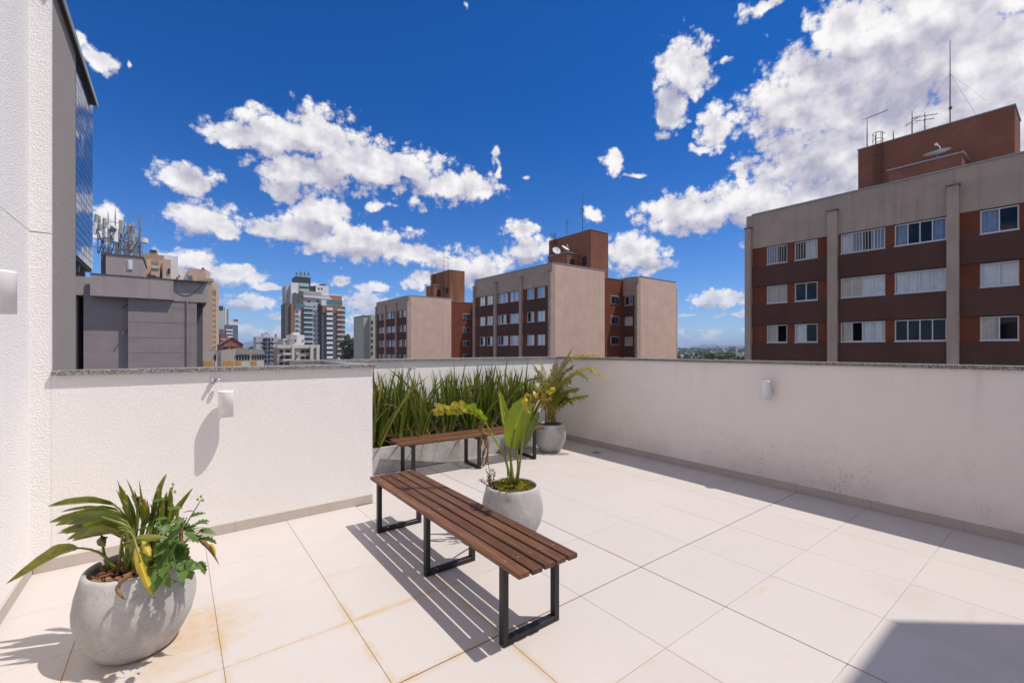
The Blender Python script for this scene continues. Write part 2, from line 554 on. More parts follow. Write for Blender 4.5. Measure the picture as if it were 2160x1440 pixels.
    c = g.mix(g.m('MULTIPLY', g.step(x, 2.0, 1.2), 0.8), c, (0.27, 0.135, 0.05))
    c = g.mix(dark, c, (0.055, 0.042, 0.036))
    g.set(b.inputs['Base Color'], c)
    b.inputs['Roughness'].default_value = 0.95
    # speckled granite
    g, b = custom('granite')
    P = pos(g)
    vo = g.n('ShaderNodeTexVoronoi')
    g.set(vo.inputs['Vector'], P)
    vo.inputs['Scale'].default_value = 170
    cr = g.xyz(vo.outputs['Color'])[0]
    c = g.mix(g.step(cr, 0.30, 0.34), (0.05, 0.05, 0.052), (0.24, 0.225, 0.21))
    c = g.mix(g.step(cr, 0.72, 0.76), c, (0.40, 0.385, 0.37))
    g.set(b.inputs['Base Color'], c)
    b.inputs['Roughness'].default_value = 0.42
    # skirting
    mat('skirting', (0.50, 0.44, 0.385), 0.75, 0.07, 3, 0.3, 140, bdist=0.001)
    # cast concrete of the pots
    g, b = custom('pot_concrete')
    P = g.n('ShaderNodeTexCoord').outputs['Object']
    n = g.step(g.noise(P, 3.2, 8, 0.68), 0.34, 0.70)
    c = g.mix(n, (0.37, 0.36, 0.35), (0.60, 0.585, 0.575))
    blot = g.step(g.noise(P, 6.0, 6, 0.75), 0.58, 0.74)
    c = g.mix(g.m('MULTIPLY', blot, 0.6), c, (0.20, 0.195, 0.195))
    crk = g.n('ShaderNodeTexNoise')
    g.set(crk.inputs['Vector'], P)
    crk.inputs['Scale'].default_value = 5
    crk.inputs['Detail'].default_value = 5
    crk.inputs['Distortion'].default_value = 1.8
    vein = g.step(g.m('ABSOLUTE', g.m('SUBTRACT', crk.outputs['Fac'], 0.5)), 0.010, 0.002)
    c = g.mix(g.m('MULTIPLY', vein, 0.35), c, (0.17, 0.165, 0.17))
    g.set(b.inputs['Base Color'], c)
    b.inputs['Roughness'].default_value = 0.72
    bump_to(g, b, g.m('ADD', g.noise(P, 38, 5, 0.65), g.m('MULTIPLY', blot, 0.4)), 0.28, 0.002)
    # oiled hardwood slats, grain along local y
    g, b = custom('wood')
    P = g.n('ShaderNodeTexCoord').outputs['Object']
    rn = g.n('ShaderNodeObjectInfo').outputs['Random']
    P2 = g.v('ADD', P, g.comb(g.m('MULTIPLY', rn, 7.0), g.m('MULTIPLY', rn, 13.0), 0.0))
    gr = g.noise(g.v('MULTIPLY', P2, (70, 2.2, 40)), 1.0, 5, 0.6, dist=0.6)
    gr2 = g.noise(g.v('MULTIPLY', P2, (260, 5, 200)), 1.0, 3, 0.6)
    c = g.mix(g.step(gr, 0.3, 0.72), (0.085, 0.037, 0.018), (0.195, 0.090, 0.047))
    c = g.mix(g.m('MULTIPLY', g.step(gr2, 0.5, 0.75), 0.55), c, (0.055, 0.023, 0.011))
    c = g.v('SCALE', c, scale=g.step(rn, 0, 1, 0.68, 1.28, 'LINEAR'))
    g.set(b.inputs['Base Color'], c)
    g.set(b.inputs['Roughness'], g.step(gr, 0.3, 0.7, 0.5, 0.36))
    b.inputs['Specular IOR Level'].default_value = 0.28
    bump_to(g, b, gr2, 0.3, 0.0006)
    mat('steel_black', (0.013, 0.0135, 0.015), 0.42, 0.15, 14, 0.1, 300, spec=0.45, bdist=0.0005)
    mat('steel_bright', (0.62, 0.62, 0.62), 0.22, 0.05, 8, metal=1.0)
    mat('lamp_white', (0.80, 0.795, 0.79), 0.38, 0.02, 5)
    mat('lamp_glass', (0.45, 0.45, 0.46), 0.12, 0.0, 5)
    mat('flashing', (0.045, 0.045, 0.05), 0.45, 0.1, 5)
    mat('flashing_edge', (0.32, 0.32, 0.33), 0.4, 0.1, 5)
    # leaves
    mat('leaf_deep', (0.075, 0.12, 0.016), 0.33, 0.25, 14, coords='obj', trans=0.2, col2=(0.14, 0.18, 0.025), leaf=(0.20, 0.19, 0.02))
    mat('leaf_lime', (0.25, 0.33, 0.016), 0.36, 0.15, 9, coords='obj', trans=0.45, col2=(0.36, 0.42, 0.03), leaf=(0.48, 0.44, 0.03))
    mat('leaf_olive', (0.15, 0.18, 0.024), 0.34, 0.3, 16, coords='obj', trans=0.3, col2=(0.36, 0.34, 0.055), leaf=(0.38, 0.30, 0.04))
    mat('leaf_yellow', (0.52, 0.38, 0.020), 0.45, 0.25, 12, coords='obj', trans=0.22, col2=(0.62, 0.50, 0.06), leaf=(0.60, 0.36, 0.03))
    mat('leaf_amber', (0.46, 0.25, 0.03), 0.6, 0.35, 20, coords='obj', trans=0.2, col2=(0.60, 0.42, 0.07))
    mat('leaf_dead', (0.16, 0.075, 0.035), 0.85, 0.4, 24, coords='obj', trans=0.1, col2=(0.33, 0.18, 0.085))
    mat('weed_leaf', (0.060, 0.135, 0.022), 0.5, 0.25, 18, coords='obj', trans=0.25, col2=(0.11, 0.20, 0.035))
    mat('sword_a', (0.050, 0.086, 0.014), 0.36, 0.3, 6, coords='obj', trans=0.2, col2=(0.115, 0.17, 0.026), leaf=(0.18, 0.16, 0.03))
    mat('sword_b', (0.11, 0.155, 0.02), 0.38, 0.3, 6, coords='obj', trans=0.3, col2=(0.24, 0.27, 0.035), leaf=(0.30, 0.25, 0.04))
    mat('sword_c', (0.22, 0.20, 0.024), 0.5, 0.3, 6, coords='obj', trans=0.25, col2=(0.38, 0.29, 0.05), leaf=(0.36, 0.20, 0.05))
    mat('palm_green', (0.16, 0.21, 0.026), 0.5, 0.3, 20, coords='obj', trans=0.35, col2=(0.36, 0.35, 0.05))
    mat('palm_dry', (0.40, 0.28, 0.05), 0.65, 0.35, 20, coords='obj', trans=0.3, col2=(0.55, 0.44, 0.11))
    mat('moss', (0.25, 0.23, 0.015), 0.95, 0.4, 30, 0.8, 120, coords='obj', col2=(0.44, 0.40, 0.03), bdist=0.01)
    mat('soil', (0.060, 0.040, 0.028), 0.95, 0.4, 30, 0.8, 90, coords='obj', bdist=0.01)
    mat('pebble', (0.20, 0.085, 0.045), 0.75, 0.45, 30, 0.4, 90, coords='pos', col2=(0.33, 0.16, 0.085))
    mat('twig', (0.10, 0.055, 0.035), 0.85, 0.3, 30)
    # town
    mat('beige', (0.44, 0.34, 0.28), 0.9, 0.10, 0.9, 0.25, 14, bdist=0.01, fine=0.12, spec=0.1, streak=0.45)
    mat('pink_beige', (0.64, 0.455, 0.36), 0.9, 0.09, 0.7, 0.25, 14, bdist=0.01, fine=0.10, spec=0.1, streak=0.22)
    mat('terracotta', (0.185, 0.060, 0.034), 0.9, 0.14, 0.8, fine=0.1, spec=0.08, streak=0.2)
    mat('dark_brown', (0.115, 0.058, 0.047), 0.9, 0.09, 0.6, fine=0.1, spec=0.08, streak=0.25)
    mat('red_brown', (0.245, 0.105, 0.070), 0.92, 0.14, 0.7, fine=0.15, spec=0.1, streak=0.3)
    mat('rusty_red', (0.23, 0.09, 0.055), 0.92, 0.3, 0.5, stretch=(1, 1, 0.18), col2=(0.36, 0.17, 0.085), spec=0.1)
    mat('stain_black', (0.15, 0.125, 0.11), 0.95, 0.6, 4)
    mat('white_frame', (0.62, 0.61, 0.62), 0.5, 0.05, 4)
    mat('room_dark', (0.022, 0.020, 0.020), 0.9, 0.3, 0.8)  # near-black, painting unlit interiors; door and vent use it too
    mat('curtain_white', (0.84, 0.83, 0.86), 0.95, 0.08, 2.5)
    mat('curtain_cream', (0.66, 0.58, 0.51), 0.95, 0.12, 2.5)
    mat('curtain_blue', (0.30, 0.38, 0.55), 0.95, 0.15, 2.5)
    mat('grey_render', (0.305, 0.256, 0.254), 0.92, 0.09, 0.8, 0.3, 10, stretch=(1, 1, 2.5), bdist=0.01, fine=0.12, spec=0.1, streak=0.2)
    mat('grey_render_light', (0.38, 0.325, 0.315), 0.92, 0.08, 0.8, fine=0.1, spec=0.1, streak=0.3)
    mat('grey_dark', (0.11, 0.105, 0.11), 0.92, 0.08, 0.8)
    mat('tan', (0.56, 0.41, 0.30), 0.9, 0.08, 0.5, fine=0.06, spec=0.1)
    mat('tan_dark', (0.34, 0.26, 0.19), 0.9, 0.08, 0.5)
    mat('off_white', (0.68, 0.67, 0.68), 0.85, 0.06, 0.3)
    mat('lilac_grey', (0.44, 0.43, 0.475), 0.88, 0.06, 0.3)
    mat('charcoal', (0.035, 0.038, 0.042), 0.6, 0.1, 0.4)
    mat('olive_grey', (0.115, 0.120, 0.115), 0.85, 0.08, 0.3)
    mat('rust_panel', (0.29, 0.135, 0.075), 0.85, 0.08, 0.3)
    mat('cream_low', (0.60, 0.56, 0.50), 0.88, 0.08, 0.4)
    mat('stone_low', (0.42, 0.38, 0.34), 0.88, 0.08, 0.4)
    mat('ochre', (0.50, 0.275, 0.065), 0.88, 0.06, 0.4)
    mat('brick_red', (0.26, 0.085, 0.065), 0.9, 0.12, 0.5)
    mat('fibre_roof', (0.115, 0.100, 0.090), 0.9, 0.25, 0.5)
    mat('navy_grey', (0.135, 0.145, 0.205), 0.85, 0.06, 0.3)
    mat('pale_teal', (0.42, 0.49, 0.49), 0.8, 0.06, 0.3)
    mat('grey_green', (0.42, 0.415, 0.37), 0.9, 0.06, 0.3)
    mat('glass_teal', (0.10, 0.19, 0.195), 0.1, 0.2, 0.6, spec=0.6)
    mat('glass_pale', (0.33, 0.50, 0.45), 0.15, 0.1, 0.6)
    mat('glass_dark', (0.020, 0.024, 0.030), 0.08, 0.3, 0.6, spec=0.7)
    mat('antenna_grey', (0.34, 0.34, 0.33), 0.6, 0.2, 2)
    mat('antenna_dark', (0.06, 0.06, 0.065), 0.6, 0.2, 2)
    mat('galvanised', (0.30, 0.30, 0.31), 0.45, 0.15, 3, metal=0.6)
    mat('rust_iron', (0.12, 0.05, 0.035), 0.85, 0.3, 3)
    mat('lamp_red', (0.55, 0.03, 0.02), 0.4, 0.0)
    mat('bark', (0.075, 0.055, 0.04), 0.95, 0.3, 3)
    mat('tree_leaf', (0.035, 0.060, 0.018), 0.7, 0.35, 0.6, col2=(0.075, 0.11, 0.03))
    mat('wood_far', (0.045, 0.085, 0.022), 0.85, 0.4, 0.05, col2=(0.105, 0.15, 0.035))
    mat('earth', (0.10, 0.12, 0.075), 0.95, 0.5, 0.01, col2=(0.17, 0.16, 0.13))
    mat('hill_green', (0.055, 0.085, 0.045), 0.95, 0.5, 0.012, col2=(0.09, 0.11, 0.06))
    mat('hill_far', (0.05, 0.07, 0.05), 0.95, 0.4, 0.003)
    mat('town_wall', (0.58, 0.55, 0.52), 0.9, 0.25, 0.02)
    mat('town_roof', (0.30, 0.18, 0.13), 0.9, 0.3, 0.02)
    # glass: thin clear panes
    m = bpy.data.materials.new('pane')
    m.use_nodes = True
    nt = m.node_tree
    nt.nodes.clear()
    g = G(nt)
    out = g.n('ShaderNodeOutputMaterial')
    tr = g.n('ShaderNodeBsdfTransparent')
    tr.inputs[0].default_value = (0.94, 0.95, 0.95, 1)
    gl = g.n('ShaderNodeBsdfGlossy')
    gl.inputs['Roughness'].default_value = 0.03
    gl.inputs['Color'].default_value = (0.95, 0.95, 0.95, 1)
    fr = g.n('ShaderNodeFresnel')
    fr.inputs[0].default_value = 1.5
    mx = g.n('ShaderNodeMixShader')
    g.set(mx.inputs[0], g.m('MULTIPLY', fr.outputs[0], 0.42, clamp=True))
    nt.links.new(tr.outputs[0], mx.inputs[1])
    nt.links.new(gl.outputs[0], mx.inputs[2])
    nt.links.new(mx.outputs[0], out.inputs[0])
    MATS['pane'] = m
    # blue glazed cladding
    g, b = custom('blue_glass')
    rn = g.n('ShaderNodeObjectInfo').outputs['Random']
    g.set(b.inputs['Base Color'], g.mix(rn, (0.012, 0.030, 0.085), (0.035, 0.065, 0.150)))
    b.inputs['Roughness'].default_value = 0.06
    b.inputs['Specular IOR Level'].default_value = 0.8


make_materials()
M = MATS

# ================================================================ ground and far land
XL, XP, YL, YB, XR, YS = -0.82, 1.636, 4.565, 5.92, 5.52, -1.43   # inner faces of the terrace walls


def land():
    s = 14000
    g = MB().add([(-s, -s, GROUND), (s, -s, GROUND), (s, s, GROUND), (-s, s, GROUND)], [(0, 1, 2, 3)])
    kind(g.build('ground', M['earth']), 'structure')

    def h(az, r, seed, f):
        v = 0
        for k in range(1, 5):
            v += math.sin(az * f * k * 1.7 + seed * k + r * 0.0004 * k) / k
        return v
    # long ridge of built-up hills
    vs, fs = [], []
    na, nr = 260, 10
    for i in range(na):
        az = R(-40 + 170 * i / (na - 1))
        for j in range(nr):
            t = j / (nr - 1)
            r = 900 + 3100 * t
            z = GROUND - 0.5 + (t ** 1.3) * (27 + 3.5 * h(az, r, 1.3, 9))
            vs.append((r * math.sin(az), r * math.cos(az), z))
    for i in range(na - 1):
        for j in range(nr - 1):
            fs.append((i * nr + j, (i + 1) * nr + j, (i + 1) * nr + j + 1, i * nr + j + 1))
    kind(MB().add(vs, fs).build('hills', M['hill_green'], smooth=True), 'structure')
    # blue mountains behind
    vs, fs = [], []
    na = 300
    for i in range(na):
        a = -40 + 170 * i / (na - 1)
        az = R(a)
        top = 55 + 26 * h(az, 0, 0.4, 14) + 95 * math.exp(-((a - 7.2) / 2.2) ** 2) + 12 * math.sin(a * 5.1)
        for r, z in ((9000, GROUND - 1), (9700, max(top, 12) * 0.6), (10300, max(top, 12)), (11000, GROUND - 1)):
            vs.append((r * math.sin(az), r * math.cos(az), z))
    for i in range(na - 1):
        for j in range(3):
            fs.append((i * 4 + j, (i + 1) * 4 + j, (i + 1) * 4 + j + 1, i * 4 + j + 1))
    kind(MB().add(vs, fs).build('mountains', M['hill_far'], smooth=True), 'structure')
    # distant town on the slopes: far too many roofs to count
    rr = random.Random(21)
    walls, roofs = MB(), MB()
    for i in range(1700):
        az = R(rr.uniform(-14, 88))
        t = rr.random() ** 0.8
        r = 820 + 2900 * t
        tt = max(0, (r - 900) / 3100)
        z = GROUND - 0.5 + (tt ** 1.3) * (27 + 3.5 * h(az, r, 1.3, 9))
        x, y = r * math.sin(az), r * math.cos(az)
        w, d_, hh = rr.uniform(3, 6), rr.uniform(3, 6), rr.uniform(2, 4.5) * (2.0 if rr.random() < .05 else 1)
        walls.box(x - w, x + w, y - d_, y + d_, z - 2, z + hh)
        roofs.add([(x - w - .5, y - d_ - .5, z + hh), (x + w + .5, y - d_ - .5, z + hh), (x + w + .5, y + d_ + .5, z + hh), (x - w - .5, y + d_ + .5, z + hh), (x - w, y, z + hh + 2.2), (x + w, y, z + hh + 2.2)],
                  [(0, 1, 5, 4), (2, 3, 4, 5), (1, 2, 5), (3, 0, 4)])
    t = walls.build('distant_town', M['town_wall'])
    tag(kind(t, 'stuff'), 'distant pale houses with red roofs scattered over the far slopes', 'houses')
    roofs.build('roofs', M['town_roof'], t)
    # a wood seen as one mass over the right parapet, and dark patches of trees on the slopes
    rr = random.Random(5)
    wood = MB()

    def puff(p, s):
        for q in range(26):
            d = Vector((rr.gauss(0, 1), rr.gauss(0, 1), rr.gauss(0, .8)))
            d = d / max(d.length, .01) * s * rr.uniform(.55, 1.05)
            c = p + d
            a = Vector((rr.gauss(0, 1), rr.gauss(0, 1), rr.gauss(0, 1))).normalized() * s * .42
            b = Vector((rr.gauss(0, 1), rr.gauss(0, 1), rr.gauss(0, 1))).normalized() * s * .42
            wood.add([c - a, c - b, c + a, c + b], [(0, 1, 2, 3)])
    for i in range(420):
        az = R(rr.uniform(59.0, 65.5))
        r = rr.uniform(300, 430)
        edge = math.sin((math.degrees(az) - 59.0) / 6.5 * math.pi) ** .5
        p = Vector((r * math.sin(az), r * math.cos(az), GROUND + 3 + 9.2 * edge * rr.uniform(.55, 1)))
        puff(p, rr.uniform(2.2, 4.0))
    for i in range(1500):
        az = R(rr.uniform(-14, 88))
        r = rr.uniform(600, 3300)
        tt = max(0, (r - 900) / 3100)
        z = GROUND + (tt ** 1.3) * (27 + 3.5 * h(az, r, 1.3, 9)) + 3
        puff(Vector((r * math.sin(az), r * math.cos(az), z)), rr.uniform(5, 11))
    tag(kind(wood.build('woodland', M['wood_far']), 'stuff'), 'dark green treetops massed beyond the right parapet', 'trees')


land()


# ================================================================ the terrace
def terrace():
    fl = MB()
    fl.box(XL - 0.05, XR + 0.05, YS - 0.05, YL + 0.02, -0.25, -0.0035)
    fl.box(XP - 0.02, XR + 0.05, YL + 0.02, YB + 0.05, -0.25, -0.0035)
    floor = kind(fl.build('terrace_floor', M['grout']), 'structure')
    us = [TU + PU * k for k in range(-7, 7)]
    vs = [TV + PV * k for k in range(-7, 8)]
    cache = {}
    for i in range(len(us) - 1):
        for j in range(len(vs) - 1):
            u0, u1, v0, v1 = us[i], us[i + 1], vs[j], vs[j + 1]
            g0 = 0.0035 if abs(u0 - TU) < .01 else 0.0013
            g1 = 0.0035 if abs(u1 - TU) < .01 else 0.0013
            h0 = 0.0035 if abs(v0 - TV) < .01 else 0.0013
            h1 = 0.0035 if abs(v1 - TV) < .01 else 0.0013
            a0, a1, b0, b1 = u0 + g0, u1 - g1, v0 + h0, v1 - h1
            a0, a1, b0 = max(a0, XL), min(a1, XR), max(b0, YS)
            if a1 - a0 < .05 or b1 - b0 < .02:
                continue
            if v0 > 4.4:
                a0 = max(a0, XP)
                b1 = min(b1, YB)
            elif v1 > 4.4 and u1 < XP + .3:
                if u0 < 1.4:
                    b1 = YL
            if a1 - a0 < .05 or b1 - b0 < .05:
                continue
            w, d = round(a1 - a0, 4), round(b1 - b0, 4)
            if (w, d) not in cache:
                cache[(w, d)] = MB().box(-w / 2, w / 2, -d / 2, d / 2, -0.009, 0).mesh('tile', M['tile'], bevel=0.0008)
            inst('tile', cache[(w, d)], floor, ((a0 + a1) / 2, (b0 + b1) / 2, rnd.uniform(-.0003, .0003)))
    return floor


terrace()


def slabs(parent, along, p0, p1, q0, q1, z0, z1, length, name, mt, bevel):
    """a row of separate stones from p0 to p1"""
    n = max(1, round((p1 - p0) / length))
    s = (p1 - p0) / n
    for k in range(n):
        a, b = p0 + s * k + .001, p0 + s * (k + 1) - .001
        m = MB()
        if along == 'x':
            m.box(a, b, q0, q1, z0, z1)
        else:
            m.box(q0, q1, a, b, z0, z1)
        m.build(name, mt, parent, bevel=bevel)


def parapets():
    T = 0.15
    # left
    w = MB().box(XL + 0.104, XP, YL, YL + T, -0.3, 1.405).build('parapet_wall', M['render_white'])
    tag(w, 'sunlit white stucco parapet wall with granite coping beside the left potted plant', 'wall')
    slabs(w, 'x', XL + 0.106, XP + .03, YL - .032, YL + T + .03, 1.405, 1.440, 1.15, 'coping_stone', M['granite'], .002)
    slabs(w, 'x', XL + .012, XP, YL - .011, YL - .0005, 0.001, 0.088, PU, 'skirting_tile', M['skirting'], .0012)
    # return into the recess
    r = MB().box(XP - T, XP - .002, YL + T + .002, YB - .002, -0.3, 1.405).build('return_wall', M['render_white'])
    tag(r, 'short white return wall closing the recess behind the left parapet', 'wall')
    slabs(r, 'y', YL + T + .034, YB - .034, XP - T - .03, XP + .028, 1.406, 1.440, 1.2, 'coping_stone', M['granite'], .002)
    # back
    b = MB().box(1.13, XR - .002, YB, YB + T, -0.3, 1.421).build('parapet_wall', M['render_white'])
    tag(b, 'white stucco parapet behind the planted trough, granite coping on top', 'wall')
    slabs(b, 'x', 1.10, XR - .034, YB - .032, YB + T + .03, 1.421, 1.456, 1.15, 'coping_stone', M['granite'], .002)
    slabs(b, 'x', 4.95, XR - .012, YB - .011, YB - .0005, 0.001, 0.088, PU, 'skirting_tile', M['skirting'], .0012)
    # right
    q = MB().box(XR, XR + T, YS + .142, YB + T, -0.3, 1.421).build('parapet_wall', M['render_cream'])
    tag(q, 'long shaded cream parapet wall on the right with mildew near its foot', 'wall')
    slabs(q, 'y', YS + .142, YB + T + .03, XR - .032, XR + T + .03, 1.421, 1.456, 1.2, 'coping_stone', M['granite'], .002)
    # one wide joint lines up with the dilation joint of the floor
    for s0, s1 in ((YS + .155, TV - .004), (TV + .004, YB - .012)):
        n = max(1, round((s1 - s0) / PV))
        slabs(q, 'y', s0, s1, XR - .011, XR - .0005, 0.001, 0.088, (s1 - s0) / n, 'skirting_tile', M['skirting'], .0012)


parapets()


def host_building():
    t = thing('host_building', 'tall white stucco building wall at the left edge with grey side and blue glazed bay', 'building', (0, 0, GROUND))
    o = -GROUND
    TOP = 4.27
    g1 = 2.43
    for k, (z0, z1) in enumerate(((GROUND, g1 - .003), (g1 + .003, TOP))):
        MB().box(-5, XL, YS, YL, z0 + o, z1 + o).box(XL - .002, XL + .103, YL, YL + .04, z0 + o, z1 + o).build('wall', M['render_tall'], t)
    MB().box(-4.9, XL - .012, YS + .05, YL + .02, g1 - .02 + o, g1 + .02 + o).build('shadow_joint', M['skirting'], t)
    side = MB().box(-5, XL + .100, YL + .041, 5.58, o + GROUND, o + TOP).build('side_wall', M['render_grey'], t)
    side['label'] = 'grey rough rendered side wall'
    # glazed bay cantilevered past the corner
    bay = MB().box(-1.9, XL + .088, 5.582, 6.62, o + 2.43, o + TOP).build('glazed_bay', M['flashing'], t)
    nz, ny = 25, 7
    hz, hy = (TOP - .02 - 2.45) / nz, (6.61 - 5.59) / ny
    me = MB().box(0, .012, .003, hy - .003, .003, hz - .003).mesh('glass_tile', M['blue_glass'], bevel=.0012)
    for a in range(nz):
        for b in range(ny):
            inst('glass_tile', me, bay, (XL + .089, 5.59 + b * hy, o + 2.45 + a * hz), (R(rnd.uniform(-.25, .25)), R(rnd.uniform(-.35, .35)), R(rnd.uniform(-.35, .35))))
    for k in range(3):
        MB().box(-1.85, XL + .06, 5.7 + k * .36, 5.75 + k * .36, o + 2.36, o + 2.43).build('bracket', M['galvanised'], t)
    MB().box(-5.0, XL + .055, YS, YL - .06, o + TOP, o + TOP + .03).box(-5.0, XL + .13, YL - .06, 6.66, o + TOP, o + TOP + .03).build('roof_flashing', M['flashing'], t)
    MB().box(XL + .131, XL + .14, YL - .06, 6.66, o + TOP - .02, o + TOP + .035).build('drip_edge', M['flashing_edge'], t)
    # stair tower behind the camera, its corner shades the floor at the right
    s = tag(MB().box(-5, XR + .28, -6.5, YS + .14, 0, o + 6.2).build('stair_tower', M['render_tall']), 'white stair tower rising behind the terrace', 'tower')
    s.location = (0, 0, GROUND)
    MB().box(XL, XR - .02, YS + .141, YS + .152, o + .001, o + .088).build('skirting', M['skirting'], s)
    # storeys under the terrace
    b = tag(MB().box(XL + .104, XR + .15, YS, YB + .15, 0, o - .26).build('terrace_block', M['render_white']), 'white storeys of the building carrying the terrace', 'building')
    b.location = (0, 0, GROUND)
    # skirting along the tall left wall
    slabs(t, 'y', YS + .02, YL - .012, XL + .0005, XL + .011, o + .001, o + .088, PV, 'skirting_tile', M['skirting'], .0012)


host_building()

# ================================================================ town: the three brown blocks
WIN_CACHE = {}


def window_meshes(w, h, panes, bars):
    key = (round(w, 2), round(h, 2), panes, bars)
    if key in WIN_CACHE:
        return WIN_CACHE[key]
    f = .055
    m = MB()
    m.box(-.03, .05, 0, w, 0, f).box(-.03, .05, 0, w, h - f, h).box(-.03, .05, 0, f, f, h - f).box(-.03, .05, w - f, w, f, h - f)
    pw = (w - 2 * f) / panes
    for k in range(1, panes):
        m.box(-.02, .04, f + pw * k - .025, f + pw * k + .025, f, h - f)
    frame = m.mesh('window', M['white_frame'])
    pane = MB().box(0, .008, 0, pw - .052, 0, h - 2 * f - .004).mesh('pane', M['pane'])
    bar = None
    if bars:
        m = MB()
        n = int(w / .16)
        for k in range(1, n):
            yk = f + (w - 2 * f) * k / n
            m.box(-.075, -.055, yk - .012, yk + .012, .0, h)
        m.box(-.08, -.05, 0, w, .02, .05).box(-.08, -.05, 0, w, h - .05, h - .02)
        bar = m.mesh('grille', M['white_frame'])
    sill = MB().box(-.09, .05, -.03, w + .03, -.05, -.002).mesh('sill', M['white_frame'])
    WIN_CACHE[key] = (frame, pane, bar, pw, f, sill)
    return WIN_CACHE[key]


def curtain_mesh(w, h, mt, seed):
    rr = random.Random(seed)
    n = max(8, int(w * 22))
    vs, fs = [], []
    ph = rr.uniform(0, 6)
    for i in range(n + 1):
        y = w * i / n
        x = .05 * math.sin(i * 1.25 + ph) + .03 * math.sin(i * .47 + ph)
        vs += [(x, y, 0), (x * .6, y, h)]
    for i in range(n):
        fs.append((2 * i, 2 * i + 2, 2 * i + 3, 2 * i + 1))
    return MB().add(vs, fs).mesh('curtain', mt, smooth=True)


CURT = {}


def window(root, x, y0, y1, z0, z1, panes, state, bars=False, seed=0):
    """sliding window in a wall that faces -x; state: which panes have a curtain behind, or o = open sash, d = dark"""
    w, h = y1 - y0, z1 - z0
    fr, pane, bar, pw, f, sill = window_meshes(w, h, panes, bars)
    o = inst('window', fr, root, (x + .10, y0, z0))
    inst('sill', sill, o)
    for k, st in enumerate(state[:panes]):
        yk = f + pw * k + .026
        if st != 'o':
            inst('pane', pane, o, (.005 + .012 * (k % 2), yk, f + .002))
        if st in 'wcb':
            key = (round(pw, 2), round(h, 2), st, seed % 4)
            if key not in CURT:
                CURT[key] = curtain_mesh(pw, h - .06, M[{'w': 'curtain_white', 'c': 'curtain_cream', 'b': 'curtain_blue'}[st]], seed % 4)
            inst('curtain', CURT[key], o, (.10, f + pw * k, .03))
    if bar:
        inst('grille', bar, o)
    return o


ROWS = [8.90, 6.09, 3.28, 0.47]
WH = 1.24


def facade_x(root, x, y0, y1, wins, pil, o, rr, states=None, bars=()):
    """storeys of a wall facing -x: top band, spandrels, terracotta panels between the windows"""
    T = .45
    MB().box(x, x + T, y0, y1, o + ROWS[0] + .06, o + 11.45).build('upper_wall', M['beige'], root)
    MB().box(x - .05, x + T + .02, y0 - .02, y1 + .02, o + 11.45, o + 11.53).build('roof_capping', M['flashing_edge'], root)
    stops = [y0] + [p for p0 in pil for p in p0] + [y1]
    bays = [(stops[i], stops[i + 1]) for i in range(0, len(stops), 2)]
    for pa, pb in pil:
        MB().box(x - .28, x + T - .003, pa, pb, 0, o + 10.45).build('pilaster', M['beige'], root)
        MB().box(x - .30, x - .02, pa - .04, pb + .04, o + 10.45, o + 10.55).build('pilaster_cap', M['stain_black'], root)
    for r, zt in enumerate(ROWS):
        zs = zt - WH
        zn = ROWS[r + 1] + .05 if r + 1 < len(ROWS) else GROUND
        for a, b in bays:
            if b - a < .1:
                continue
            MB().box(x - .05, x + T, a, b, o + zn, o + zs - .055).build('spandrel', M['dark_brown'], root)
            ws = sorted(k for k in wins if a - .01 <= k[0] and k[1] <= b + .01)
            cur = a
            for w0, w1, np_ in ws:
                if w0 - cur > .03:
                    MB().box(x + .03, x + T - .004, cur, w0 - .002, o + zs - .054, o + zt + (.058 if r == 0 else .048)).build('terracotta_panel', M['terracotta'], root)
                cur = w1 + .002
                st = states.pop(0) if states else ''.join(rr.choice(('w', 'w', 'd', 'c', 'w', 'o', 'b')) for _ in range(np_))
                window(root, x, w0, w1, o + zs, o + zt, np_, st, bars=((r, round(w0, 2)) in bars), seed=rr.randrange(99))
            if b - cur > .03:
                MB().box(x + .03, x + T - .004, cur, b, o + zs - .054, o + zt + (.058 if r == 0 else .048)).build('terracotta_panel', M['terracotta'], root)


